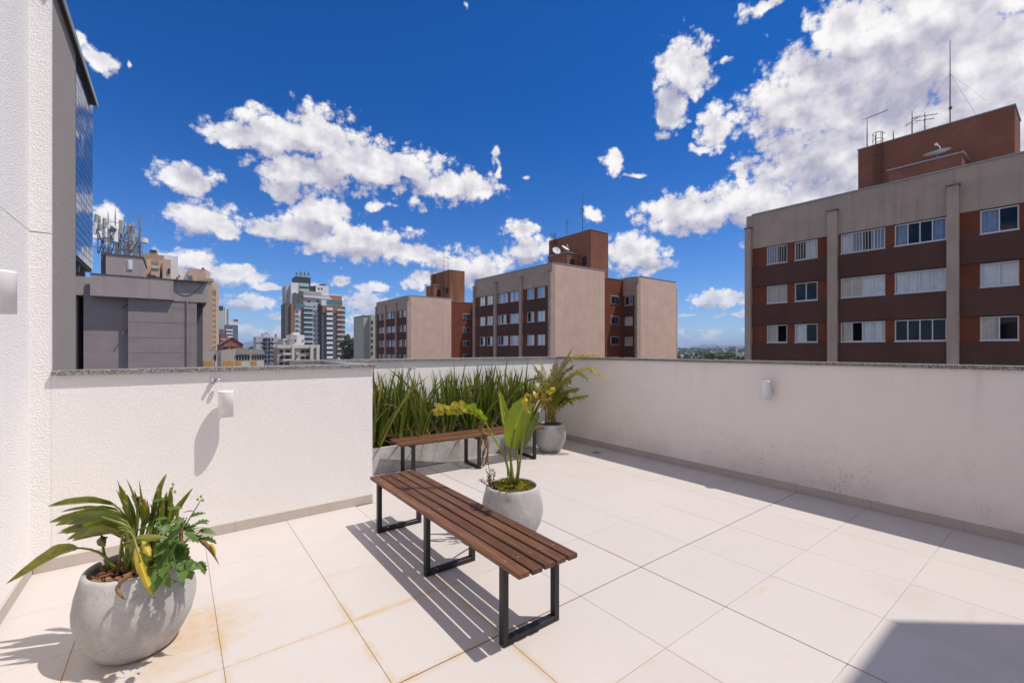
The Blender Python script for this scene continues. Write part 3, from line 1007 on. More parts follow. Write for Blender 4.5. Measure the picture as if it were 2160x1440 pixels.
def brown_block(label, x0, y0, seed, near=False, tower_mat='red_brown'):
    rr = random.Random(seed)
    o = -GROUND
    t = thing('apartment_block', label, 'building', (x0, y0, GROUND), 0, 'row of matching brown apartment blocks')
    L = 16.7
    wins = [(1.3, 2.67, 2), (3.25, 4.62, 2), (5.9, 8.13, 4), (8.57, 10.81, 4), (12.1, 13.47, 2), (13.94, 15.28, 2)]
    pil = [(0.0, .42), (5.38, 5.86), (10.93, 11.46), (16.28, 16.7)]
    states = bars = None
    if near:
        # rows from the top, windows from the near end to the far end
        states = ['dd', 'db', 'bddb', 'bdbw', 'wd', 'db',
                  'ww', 'ww', 'wwww', 'wwcc', 'dd', 'cc',
                  'dd', 'dc', 'dddd', 'wwoc', 'dw', 'oc',
                  'ww', 'dd', 'wwdd', 'ccdd', 'dd', 'ww']
        # facade_x walks bay by bay inside a row, near end first
        bars = {(0, 8.57), (0, 12.1), (0, 13.94)}
    facade_x(t, 0, .42, L - .42, wins, pil[1:3], o, rr, states, bars or ())
    for pa, pb in (pil[0], pil[3]):
        MB().box(-.28, .45, pa, pb, 0, o + 10.45).build('pilaster', M['beige'], t)
        MB().box(-.30, -.02, pa - .04 if pa else pa - .02, pb + .04, o + 10.45, o + 10.55).build('pilaster_cap', M['stain_black'], t)
    for y in (.0, L - .42):
        MB().box(.0, .449, y + .001, y + .419, o + 10.451, o + 11.45).build('upper_wall', M['beige'], t)
    MB().box(1.3, 8.6, .46, L - .46, 0, o + 11.2).build('room_dark_block', M['room_dark'], t)  # solid block; the darkness of the rooms is put into its colour
    MB().box(.452, 9.0, 0, .45, 0, o + 11.5).build('end_wall', M['pink_beige'], t)
    MB().box(.452, 9.0, L - .45, L, 0, o + 11.5).build('end_wall', M['pink_beige'], t)
    MB().box(8.61, 9.0, .452, L - .452, 0, o + 11.5).build('inner_wall', M['beige'], t)
    MB().box(.46, 8.6, .46, L - .46, o + 11.21, o + 11.3).build('roof', M['flashing_edge'], t)
    MB().box(.4, 9.05, -.05, .5, o + 11.5, o + 11.57).build('roof_capping', M['flashing_edge'], t)
    # link between the wings, set back
    MB().box(9.003, 15.9, 2.6, 14.1, 0, o + 11.25).build('link_wall', M['terracotta'], t)
    MB().box(9.05, 15.88, 2.55, 14.1, o + 11.25, o + 11.32).build('roof_capping', M['flashing_edge'], t)
    for r, zt in enumerate(ROWS):
        m = MB().box(13.2, 14.9, 2.52, 2.597, o + zt - 1.15, o + zt)
        q = m.build('window', M['white_frame'], t)
        for k in (0, 1):
            MB().box(13.26 + k * .8, 14.02 + k * .82, 2.50, 2.518, o + zt - 1.09, o + zt - .06).build('pane', M['glass_dark'], q)
    # second wing
    facade_x(t, 15.9, .42, 4.2, [(1.0, 2.35, 2)], [], o, rr)
    MB().box(15.62, 16.35, 0, .42, 0, o + 10.45).build('pilaster', M['beige'], t)
    MB().box(15.6, 15.88, -.02, .46, o + 10.45, o + 10.55).build('pilaster_cap', M['stain_black'], t)
    MB().box(15.9, 16.349, .001, .419, o + 10.451, o + 11.45).build('upper_wall', M['beige'], t)
    MB().box(17.0, 24.4, .46, L - .46, 0, o + 11.2).build('room_dark_block', M['room_dark'], t)  # solid dark-coloured block in place of the second wing's unlit rooms
    MB().box(16.352, 24.9, 0, .45, 0, o + 11.5).build('end_wall', M['pink_beige'], t)
    MB().box(24.4, 24.9, .452, L, 0, o + 11.5).build('outer_wall', M['beige'], t)
    MB().box(15.9, 24.39, L - .45, L, 0, o + 11.5).build('end_wall', M['pink_beige'], t)
    MB().box(24.91, 25.2, -.0, .4, 0, o + 10.45).build('pilaster', M['beige'], t)
    MB().box(16.3, 24.95, -.05, .5, o + 11.5, o + 11.57).build('roof_capping', M['flashing_edge'], t)
    # lift tower with a lower machine room against it
    tw = MB().box(11.0, 14.6, 4.2, 12.8, o + 11.2, o + 18.0).build('lift_tower', M[tower_mat], t)
    MB().box(10.95, 14.65, 4.15, 12.85, o + 18.0, o + 18.07).build('capping', M['flashing_edge'], tw)
    mr = MB().box(8.6, 10.998, 6.4, 10.3, o + 11.2, o + 14.9).build('machine_room', M[tower_mat], t)
    MB().box(8.5, 10.998, 6.3, 10.4, o + 14.9, o + 14.99).build('capping', M['flashing_edge'], mr)
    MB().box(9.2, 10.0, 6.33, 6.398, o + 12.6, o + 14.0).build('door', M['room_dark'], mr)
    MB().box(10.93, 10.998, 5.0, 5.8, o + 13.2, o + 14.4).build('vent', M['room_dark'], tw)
    # caged ladder up the tower
    lad = MB()
    yc = 11.4
    for s in (-.22, .22):
        lad.tube([(10.85, yc + s, o + 11.2), (10.85, yc + s, o + 18.8)], .03, 5)
    z = 11.5
    while z < 18.4:
        lad.box(10.83, 10.87, yc - .22, yc + .22, o + z, o + z + .035)
        z += .35
    for z in (13.4, 14.6, 15.8, 17.0, 18.2, 18.7):
        lad.tube([(10.85 - .75 * math.sin(a), yc - .36 * math.cos(a), o + z) for a in [math.pi * k / 8 for k in range(9)]], .025, 4)
    for a in (.8, 1.57, 2.3):
        lad.tube([(10.85 - .75 * math.sin(a), yc - .36 * math.cos(a), o + 13.4), (10.85 - .75 * math.sin(a), yc - .36 * math.cos(a), o + 18.7)], .018, 4)
    lad.build('caged_ladder', M['rust_iron'], t)
    return t


B1 = brown_block('nearest and largest brown apartment block with dark bands and curtained windows on the right', 34.0, -.9, 3, True)
B2 = brown_block('brown apartment block with blank pink end walls in the middle of the row', 34.5, 37.8, 11)
B3 = brown_block('farthest brown apartment block with a rust streaked lift tower', 34.5, 77.2, 17, False, 'rusty_red')


def dish(label, loc, r, rotz, tilt):
    t = thing('satellite_dish', label, 'satellite dish', loc, rotz)
    prof = [(0.001, 0), (r * .35, r * .03), (r * .7, r * .12), (r, r * .25)]
    d = MB().lathe(prof, 24, closed=True).build('reflector', M['off_white'], t, smooth=True)
    d.location = (0, 0, .55)
    d.rotation_euler = (R(tilt), 0, 0)
    MB().tube([(0, 0, 0), (0, 0, .56)], .05, 6).build('stand', M['galvanised'], t)
    a = MB().tube([(0, -r * .95, r * .22), (0, -r * .5, r * .8), (0, 0, r * .95)], .03, 5).box(-.07, .07, -.07, .07, r * .9, r * 1.05).build('feed_arm', M['off_white'], t)
    a.location = (0, 0, .55)
    a.rotation_euler = (R(tilt), 0, 0)


def antenna(label, loc, h, arms, rotz=0.0, name='roof_antenna', guy=False, beacon=False):
    t = thing(name, label, 'antenna', loc, rotz)
    MB().tube([(0, 0, 0), (0, 0, h * .6), (0, 0, h)], [.042, .034, .018], 6).build('mast', M['antenna_dark'], t)
    for z, ln, el in arms:
        m = MB().tube([(-ln / 2, 0, z), (ln / 2, 0, z)], .025, 5)
        for k in range(el):
            x = -ln / 2 + ln * (k + .5) / el
            w = .35 * (1 - .4 * k / max(el, 1))
            m.tube([(x, -w, z), (x, w, z)], .014, 4)
        m.build('boom', M['antenna_dark'], t)
    if guy:
        for dx, dy in ((-3.2, -2.2), (3.0, -1.6), (.6, 3.2)):
            MB().tube([(0, 0, h * .62), (dx, dy, 0)], .007, 4).build('guy_wire', M['antenna_dark'], t)
    if beacon:
        MB().lathe([(.001, 0), (.10, .03), (.10, .2), (.001, .3)], 10, (.14, 0, h * .22)).build('beacon', M['lamp_red'], t)


TZ = 18.07
antenna('tall guyed radio mast with red beacon on the nearest lift tower', (46.2, 6.6, TZ), 6.6, [], 0, 'radio_mast', True, True)
antenna('bent pole antenna at the left end of the nearest lift tower', (45.4, 11.4, TZ), 2.5, [(2.5, .01, 1)])
bent = bpy.data.objects[C.objects[-1].name]
MB().tube([(0, 0, 2.5), (.3, -1.3, 2.75)], .03, 5).build('bent_arm', M['antenna_dark'], bent.parent)
antenna('tilted bare pole antenna left of the grid aerial on the nearest tower', (45.4, 8.6, TZ), 1.9, [(1.1, 1.6, 2)], R(40))
antenna('television aerial with short crossed booms on the nearest tower', (45.6, 7.9, TZ), 1.6, [(1.3, 1.5, 6), (1.0, 1.2, 3)], R(-60))
antenna('short stub pole on the nearest lift tower roof', (45.3, 9.7, TZ), .8, [])
dish('large white satellite dish above the nearest machine room', (43.6, 6.9, 14.99), .75, R(75), -9)
antenna('tall aerial with crossed booms on the middle lift tower', (47.0, 45.0, TZ), 6.2, [(3.6, 2.0, 5), (3.0, 1.5, 4)], R(25))
antenna('lower television aerial on the middle lift tower', (46.0, 47.2, TZ), 3.0, [(2.1, 2.6, 6)], R(55))
antenna('short whip at the left edge of the middle lift tower', (45.8, 49.6, TZ), 1.5, [])
dish('pale satellite dish on the middle machine room', (43.3, 46.6, 14.99), .6, R(-20), 62)
dish('satellite dish beside its twin on the middle machine room', (43.3, 44.8, 14.99), .6, R(10), 40)
antenna('tall thin mast on the far rust streaked tower', (46.6, 86.0, TZ), 6.5, [(1.6, 1.8, 3)], R(20))
antenna('low television aerial on the far rust streaked tower', (46.2, 83.4, TZ), 3.2, [(2.8, 2.4, 6)], R(30))


# ================================================================ grey building on the left with the phone antennas
def grey_building():
    o = -GROUND
    t = thing('grey_building', 'plain dark grey blank walled building with a deep roof fascia behind the left parapet', 'building', (0, 0, GROUND))
    yr, yc, yf, yf2 = 34.94, 34.56, 34.3, 34.52
    xl, xm, xr = x_on(176, yr), x_on(270, yc), x_on(415, yc)
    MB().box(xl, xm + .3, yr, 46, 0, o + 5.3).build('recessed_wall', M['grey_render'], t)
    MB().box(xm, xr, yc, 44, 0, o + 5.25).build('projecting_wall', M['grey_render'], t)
    MB().box(xr + .002, xr + .35, yr + .5, 44, 0, o + 5.2).build('side_return', M['grey_dark'], t)
    zb, zt = z_on(270, 627, yf), 5.83
    f0, f1, f2 = x_on(190, yf), x_on(366, yf), x_on(437, yf2)
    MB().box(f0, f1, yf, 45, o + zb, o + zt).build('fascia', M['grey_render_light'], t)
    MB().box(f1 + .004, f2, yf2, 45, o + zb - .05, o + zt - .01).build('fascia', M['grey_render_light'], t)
    MB().box(f0 - .02, f2 + .02, yf - .03, 45, o + zt + .001, o + zt + .04).build('roof_capping', M['grey_dark'], t)
    x0 = x_on(120, 36.2)
    MB().box(x0, f0 + .4, 36.2, 45, o + z_on(170, 622, 36.2), o + z_on(170, 583, 36.2)).build('side_parapet', M['grey_render_light'], t)
    MB().box(x0, x_on(163, 36.6), 36.6, 45, 0, o + z_on(170, 623, 36.2)).build('side_wall', M['grey_render'], t)
    pts = [(f1 + .15 + 1.35 * k / 10, yf2 - .02, o + zt - .55 - .42 * math.sin(math.pi * (.12 + .88 * k / 10)) + .5 * (k / 10) ** 2) for k in range(11)]
    MB().tube(pts, .014, 5).build('hanging_cable', M['antenna_dark'], t)
    for zz in (4.25, 2.75):
        MB().tube([(xm - .02, yr - .02, o + zz), (xm - .28, yr - .32, o + zz - .3)], .03, 5).build('pipe_stub', M['grey_dark'], t)
    for k in range(6):
        zz = 4.1 - .92 * k
        MB().box(xm + .01, xr - .01, yc - .006, yc - .001, o + zz, o + zz + .008).build('course_joint', M['grey_dark'], t)
    MB().tube([(xr - .5, yc - .05, o + 4.6), (xr - .5, yc - .05, 1)], .045, 8).build('downpipe', M['grey_render'], t)
    # roof house
    yh = 38.4
    a, b = x_on(223, yh), x_on(301, yh)
    h = MB().box(a, b, yh, 43.5, o + 5.8, o + z_on(260, 539, yh)).build('roof_house', M['grey_render_light'], t)
    MB().box(a - .05, b + .05, yh - .05, 43.5, o + z_on(260, 539, yh), o + z_on(260, 537, yh)).build('capping', M['grey_dark'], h)
    wx0, wx1 = x_on(269, yh), x_on(280, yh)
    w = MB().box(wx0, wx1, yh - .05, yh - .001, o + z_on(275, 569, yh), o + z_on(275, 548, yh)).build('window', M['white_frame'], t)
    MB().box(wx0 + .06, wx1 - .06, yh - .07, yh - .051, o + z_on(275, 567, yh), o + z_on(275, 551, yh)).build('pane', M['off_white'], w)
    MB().box(x_on(211, yh), a - .01, yh + .4, 42, o + 5.8, o + z_on(215, 527, yh)).build('chimney_block', M['grey_dark'], t)


grey_building()


def antenna_array():
    y0 = 38.8
    base = Vector((x_on(255, y0), y0, z_on(255, 537, y0)))
    t = thing('antenna_array', 'crowded cellular antenna array on the roof of the grey building', 'antenna array', base)
    rr = random.Random(4)

    def rel(px, py, dy=0.0):
        y = y0 + dy
        return Vector((x_on(px, y), y, z_on(px, py, y))) - base
    masts = [(206, 460, 0.3), (219, 463, 1.2), (228, 446, .6), (232, 470, 0), (243, 440, .9), (247, 478, .2), (254, 465, 1.4), (262, 460, .5), (271, 472, 0), (282, 475, 1.0), (295, 444, .2)]
    for px, top, dy in masts:
        p1 = rel(px, top, dy)
        p0 = Vector((p1.x, p1.y, 0.0))
        r = .05 if px in (247, 295) else .035
        m = MB().tube([p0, p1.lerp(p0, .2), p1], [r, r, r * .35], 6).build('mast', M['galvanised'], t)
        z = .4
        while z < p1.z * .75:
            MB().tube([(p0.x - .3, p0.y, z), (p0.x + .3, p0.y + .1, z + rr.uniform(-.05, .05))], .022, 4).build('cross_arm', M['galvanised'], m)
            z += rr.uniform(.5, .9)
        MB().tube([p0 + Vector((.05, 0, 0)), p0 + Vector((rr.uniform(-.25, .25), 0, p1.z * .3)), p0 + Vector((.05, 0, p1.z * .6))], .028, 5).build('cable', M['antenna_dark'], m)
    panels = [(201, 482, 4.5, 18), (203, 462, 5, 16), (209, 464, 4, 14), (219, 492, 4, 26), (220, 470, 5, 16), (243, 494, 8, 26), (255, 479, 6.5, 24), (273, 488, 6.5, 24), (281, 478, 5, 13), (286, 493, 4.5, 14), (229, 478, 4, 8), (264, 489, 4, 9), (279, 502, 9, 12), (212, 478, 5, 10), (236, 486, 4, 12)]
    for k, (px, py, w, h) in enumerate(panels):
        p = rel(px, py, rr.uniform(-.5, .6))
        s = 42 / F_PX
        o = MB().box(-w * s / 2 * .7, w * s / 2 * .7, -.09, .09, -h * s / 2 * .9, h * s / 2 * .9).build('panel_antenna', M['antenna_grey' if k % 5 else 'off_white'], t, bevel=.03)
        o.location = p
        o.rotation_euler = (R(-4), 0, R(rr.uniform(-35, 35)))
        MB().box(-.05, .05, .09, .3, -.06, .06).build('bracket', M['galvanised'], o)
    # equipment housing, brace and drum
    p = rel(277, 520, .4)
    MB().box(p.x - .3, p.x + .3, p.y - .3, p.y + .3, 0, p.z + .3).build('equipment_housing', M['off_white'], t)
    MB().tube([rel(271, 536), rel(294, 503)], .05, 6).build('brace', M['galvanised'], t)
    d = rel(303, 512, -.1)
    MB().lathe([(.001, 0), (.24, 0), (.24, .3), (.001, .3)], 14, (0, 0, 0)).build('drum_antenna', M['off_white'], t).location = d
    t.children[-1].rotation_euler = (R(90), 0, R(20))
    MB().lathe([(.001, 0), (.15, 0), (.15, .02), (.001, .02)], 12).build('drum_face', M['antenna_dark'], t.children[-1]).location = (0, 0, .3)
    rail = MB()
    r0, r1 = rel(224, 530), rel(300, 530)
    for z in (.35, .75):
        rail.tube([(r0.x, -.3, z), (r1.x, -.3, z)], .022, 5)
    for k in range(9):
        x = r0.x + (r1.x - r0.x) * k / 8
        rail.tube([(x, -.3, 0), (x, -.3, .78)], .022, 5)
    rail.build('guard_rail', M['galvanised'], t)
    for k in range(6):
        a = rel(rr.uniform(205, 285), 505 + rr.uniform(-6, 6), rr.uniform(0, 1))
        b = rel(rr.uniform(205, 285), 505 + rr.uniform(-6, 6), rr.uniform(0, 1))
        MB().tube([a, b], .03, 4).build('cross_beam', M['galvanised'], t)
    for k in range(5):
        a = rel(rr.uniform(200, 285), 496, rr.uniform(0, .5))
        MB().tube([a, a + Vector((rr.uniform(-.3, .3), 0, -.5)), a + Vector((rr.uniform(-.2, .5), 0, -1.2))], .022, 5).build('cable', M['antenna_dark'], t)


antenna_array()


# ================================================================ other buildings
def px_building(name, label, y, fn):
    """buildings whose front stands on the plane y = const; fn gets box(px0, px1, py_top, py_bottom, dy, depth)"""
    t = thing(name, label, 'building', (0, 0, GROUND))

    def bx(pn, mt, p0, p1, yt, yb=None, dy=0.0, depth=8.0, parent=None):
        yy = y + dy
        x0, x1 = x_on(p0, yy), x_on(p1, yy)
        pm = (p0 + p1) / 2
        z1 = z_on(pm, yt, yy) - GROUND
        z0 = 0 if yb is None else z_on(pm, yb, yy) - GROUND
        return MB().box(x0, x1, yy, yy + depth, z0, z1).build(pn, M[mt], parent or t)

    def wn(px, py, dy=0.0):
        yy = y + dy
        return x_on(px, yy), z_on(px, py, yy) - GROUND
    fn(t, bx, wn)
    return t


def strip(t, bx, wn):
    bx('wall', 'off_white', 140, 165, 610)
    bx('wall', 'brick_red', 165, 179, 600)
    for k in range(6):
        bx('balcony', 'off_white', 158, 165.4, 632 + 23 * k, 645 + 23 * k, -1.2, 1.2)
        bx('window', 'glass_dark', 158, 164.6, 645 + 23 * k, 655 + 23 * k, -.1, .1)
    bx('balcony', 'ochre', 165.6, 177, 612, 640, -1.0, 1.0)
    bx('balcony', 'brick_red', 165.6, 177, 641, 655, -1.0, 1.0)
    for k in range(3):
        bx('balcony', 'brick_red', 165.6, 177, 670 + 30 * k, 684 + 30 * k, -1.0, 1.0)


px_building('balcony_building', 'narrow view of a white and red balconied building left of the grey one', 62.0, strip)


def beige_complex(t, bx, wn):
    bx('wall', 'tan_dark', 300, 346, 536, None, 4)
    bx('wall', 'tan', 310, 342, 547, None, 0)
    bx('recess_shade', 'tan_dark', 320, 335, 549, 556, -.05, .05)  # darker flat sheet, painting the shade of the balcony recess onto the wall
    bx('side_bay', 'tan', 342.5, 360, 547, None, -1.5)
    bx('window', 'glass_dark', 354, 358.5, 566, 576, -1.6, .1)
    bx('balcony', 'tan', 318, 337, 562, 583, -1.6, 1.6)
    bx('balcony', 'tan', 303, 312, 553, 583, -1.0, 1.0)
    bx('balcony_rail', 'pale_teal', 319, 336, 561, 566, -1.7, .1)
    bx('roof_hut', 'tan', 314, 332, 528, 548, 5, 4)
    bx('chimney_cap', 'charcoal', 316, 330, 527, 531, 4.8, .2)
    bx('wall', 'off_white', 346.5, 375.5, 539, None, 1, 6)
    bx('window', 'glass_dark', 372, 374.5, 584, 588, .9, .1)
    bx('wall', 'off_white', 376, 396, 568, None, 3, 6)
    bx('window', 'glass_dark', 377, 379, 580, 584, 2.9, .1)
    bx('wall', 'tan', 396.4, 416, 568, None, 2, 8)
    bx('corner_window', 'glass_teal', 397, 406, 581, 591, 1.9, .1)
    for k in range(2):
        bx('window', 'charcoal', 302 + 16 * k, 310 + 18 * k, 580, 584, -1.75 if k else -1.1, .1)


px_building('beige_complex', 'beige and white stepped apartment building behind the grey roof house', 58.0, beige_complex)


def tan_tower():
    Y = 230.0
    c = at(447, 735, Y)
    t = thing('tan_tower', 'tall sunlit tan apartment tower with two columns of paired small windows', 'building', (c.x, c.y, GROUND), R(-16))
    o = 1.6 - GROUND

    def z(py, yy=0):
        return o + (735 - py) * (Y + yy) / F_PX
    w = (447 - 405) / F_PX * Y
    MB().box(-w, 0, 0, 14, 0, z(593)).build('wall', M['tan'], t)
    MB().box(-w - .3, .4, -.4, 2.0, z(593), z(587)).build('cornice', M['tan'], t)
    MB().box(-w, -3.5, 3, 12, z(593), z(567)).build('roof_block', M['tan'], t)
    MB().box(-5.5, -4.5, 4, 5, z(567), z(563)).build('chimney', M['charcoal'], t)
    me = MB().box(0, .12, 0, .75, 0, 1.25).mesh('window', M['glass_dark'])
    MB().box(.001, .35, 6.2, 6.8, 0, z(603)).build('corner_pier', M['tan'], t)
    MB().box(.001, .35, .0, .7, 0, z(600)).build('corner_pier', M['tan'], t)
    MB().box(.001, .35, 3.2, 3.9, 0, z(601)).build('corner_pier', M['tan'], t)
    for k in range(15):
        for yy in (1.0, 2.2, 4.2, 5.4):
            inst('window', me, t, (0, yy, z(622) - 2.78 * k))
    for yy in (.75, 3.95):
        MB().box(.001, .6, yy, yy + 2.3, z(613), z(609)).build('eyebrow', M['tan_dark'], t)


tan_tower()


def far_left(t, bx, wn):
    bx('wall', 'pale_teal', 462, 474, 655)
    bx('wall', 'charcoal', 462, 471, 645, 656, 3, 6)
    bx('wall', 'off_white', 474.3, 483, 648, None, 2)
    for k in range(8):
        bx('window', 'glass_dark', 478, 482, 652 + 5 * k, 654.6 + 5 * k, 1.9, .1)
    bx('base_wall', 'navy_grey', 462, 472, 694, None, -.5, .4)


px_building('teal_tower', 'pale teal and white tower peeking out right of the tan tower', 420.0, far_left)


def navy(t, bx, wn):
    bx('wall', 'navy_grey', 475, 502, 685)
    bx('roof_block', 'off_white', 482, 500, 678, 686, 3, 6)
    bx('roof_block', 'brick_red', 493, 502, 673, 679, 4, 4)
    for k in range(5):
        bx('balcony', 'off_white', 477, 491, 694 + 7 * k, 697.5 + 7 * k, -1, 1)
        bx('window', 'glass_dark', 480, 483, 690 + 7 * k, 692.5 + 7 * k, -.1, .1)
        bx('window', 'glass_dark', 486, 489, 690 + 7 * k, 692.5 + 7 * k, -.1, .1)


px_building('navy_block', 'small navy grey block with white balcony bands on the skyline', 400.0, navy)


def brick_house(t, bx, wn):
    x0, z0 = wn(467, 727)
    x1, _ = wn(512, 727)
    _, zr = wn(490, 712)
    d = 16
    y = 150.0
    MB().add([(x0, y, 0), (x1, y, 0), (x1, y, z0), ((x0 + x1) / 2, y, zr), (x0, y, z0), (x0, y + d, 0), (x1, y + d, 0), (x1, y + d, z0), ((x0 + x1) / 2, y + d, zr), (x0, y + d, z0)],
             [(0, 1, 2, 3, 4), (9, 8, 7, 6, 5), (0, 4, 9, 5), (1, 6, 7, 2)]).build('wall', M['brick_red'], t)
    MB().add([(x0 - .3, y - .3, z0), ((x0 + x1) / 2, y - .3, zr + .15), ((x0 + x1) / 2, y + d, zr + .15), (x0 - .3, y + d, z0), (x1 + .3, y - .3, z0), (x1 + .3, y + d, z0)],
             [(0, 1, 2, 3), (1, 4, 5, 2)]).build('roof', M['fibre_roof'], t)
    bx('rear_block', 'brick_red', 465, 480, 704, None, 20, 6)
    bx('balcony', 'stone_low', 466, 479, 713, 717, 18.5, 1)
    for px in (478, 494):
        x, z = wn(px, 731)
        MB().lathe([(.001, 0), (.5, .1), (.7, .3)], 12, (x, y - .4, z), True).build('satellite_dish', M['off_white'], t)


px_building('brick_building', 'dark red brick gabled building below the navy block', 150.0, brick_house)


def low_housing(label, y, pxs, seed):
    """gabled cream terrace with ochre bands: gable end towards us, long side running right"""
    t = thing('row_housing', label, 'building', (0, 0, GROUND))
    (ga, gb, ry, ey), (sb, _), ribs = pxs
    x0, x1 = x_on(ga, y), x_on(gb, y)
    zt = z_on((ga + gb) / 2, ry, y) - GROUND
    ze = z_on((ga + gb) / 2, ey, y) - GROUND
    x2 = x_on(sb, y)
    MB().add([(x0, y, 0), (x1, y, 0), (x1, y, zt), (x0, y, ze), (x0, y + 9, 0), (x1, y + 9, 0), (x1, y + 9, zt), (x0, y + 9, ze)],
             [(0, 1, 2, 3), (7, 6, 5, 4), (0, 3, 7, 4), (1, 5, 6, 2)]).build('gable_wall', M['stone_low'], t)
    MB().box(x0 + .3, x1 - .3, y - .06, y - .002, 0, z_on((ga + gb) / 2, 761, y) - GROUND).build('ochre_band', M['ochre'], t)
    zf = z_on((gb + sb) / 2, 747, y) - GROUND
    MB().box(x1 + .01, x2, y + .01, y + 8, 0, zf).build('front_wall', M['cream_low'], t)
    MB().add([(x1, y - .25, zf), (x2 + .3, y - .25, zf + .02), (x2 + .3, y + 5, zt), (x1, y + 5, zt + .1), (x1, y + 8.2, zf), (x2 + .3, y + 8.2, zf)],
             [(0, 1, 2, 3), (3, 2, 5, 4)]).build('roof', M['fibre_roof'], t)
    n = 5
    for k in range(n):
        xa = x1 + (x2 - x1) * (k + .15) / n
        xb = x1 + (x2 - x1) * (k + .85) / n
        z = z_on((gb + sb) / 2, 753, y) - GROUND
        MB().box(xa, xb, y - .04, y + .008, z - .55, z + .35).build('window', M['glass_dark'], t)
    MB().box(x1 + .02, x1 + (x2 - x1) * .4, y - .05, y + .006, 0, z_on((gb + sb) / 2, 761, y) - GROUND).build('ochre_band', M['ochre'], t)


low_housing('nearer cream row house with grey roof and ochre band beside the grey wall', 92.0, ((466, 497, 735, 741), (527, 0), 5), 1)
low_housing('farther cream row house with grey roof right of its neighbour', 104.0, ((512, 531, 737, 742), (557, 0), 5), 2)
low_housing('leftmost cream row house gable with ochre base next to the grey building', 84.0, ((424, 452, 737, 749), (456, 0), 5), 3)


def lilac(t, bx, wn):
    bx('wall', 'lilac_grey', 540, 586, 710)
    bx('centre_bay', 'navy_grey', 558, 570, 712, None, -.4, .4)
    bx('roof_house', 'lilac_grey', 555, 570, 703, 711, 3, 5)
    bx('vent', 'charcoal', 560, 565, 701.5, 703.2, 4, 2)
    bx('chimney', 'charcoal', 581, 583, 704, 711, 3, 1)
    for yb in (722, 742):
        bx('dark_band', 'navy_grey', 540, 557.8, yb, yb + 1.6, -.1, .1)
        bx('dark_band', 'navy_grey', 570.2, 586, yb, yb + 1.6, -.1, .1)
    for k in range(6):
        for px in (555.5, 560, 567.5, 574):
            x, z = wn(px, 716 + 9.0 * k)
            MB().box(x - .35, x + .35, 209.5, 209.59, z - .5, z + .5).build('window', M['glass_dark'], t)


px_building('lilac_block', 'lilac grey slab block with dark bands left of the tall tower', 210.0, lilac)


def cream_low(t, bx, wn):
    bx('wall', 'stone_low', 585, 674, 733)
    bx('parapet', 'cream_low', 584.5, 674.5, 727, 734, -.6, 2)
    bx('upper_storey', 'cream_low', 598, 642, 714, None, 6, 10)
    bx('roof_house', 'off_white', 612, 642, 706, 728, 4, 6)
    bx('tank', 'stone_low', 611, 626, 705.5, 716, 3, 1)
    bx('water_tank', 'off_white', 619, 631, 701, 707, 6, 4)
    for k in range(3):
        bx('pier', 'cream_low', (616, 655, 668)[k], (621, 661, 674)[k], 728, None, -1.0, 1.0)
    for r in range(3):
        for a, b in ((590, 597), (602, 611), (635, 643), (645, 652)):
            bx('window', 'glass_dark', a, b, 738 + 13 * r, 743 + 13 * r, -.12, .12)
        bx('balcony', 'cream_low', 597, 615, 744 + 13 * r, 748 + 13 * r, -1.3, 1.3)
        bx('balcony', 'cream_low', 625, 632, 743 + 13 * r, 748 + 13 * r, -1.3, 1.3)
    bx('window', 'glass_dark', 600, 605, 718, 720, 5.9, .1)
    for px in (623, 638):
        bx('window', 'glass_dark', px, px + 2, 716, 721, 3.9, .1)


px_building('cream_block', 'low cream and stone apartment block in front of the tall tower', 150.0, cream_low)


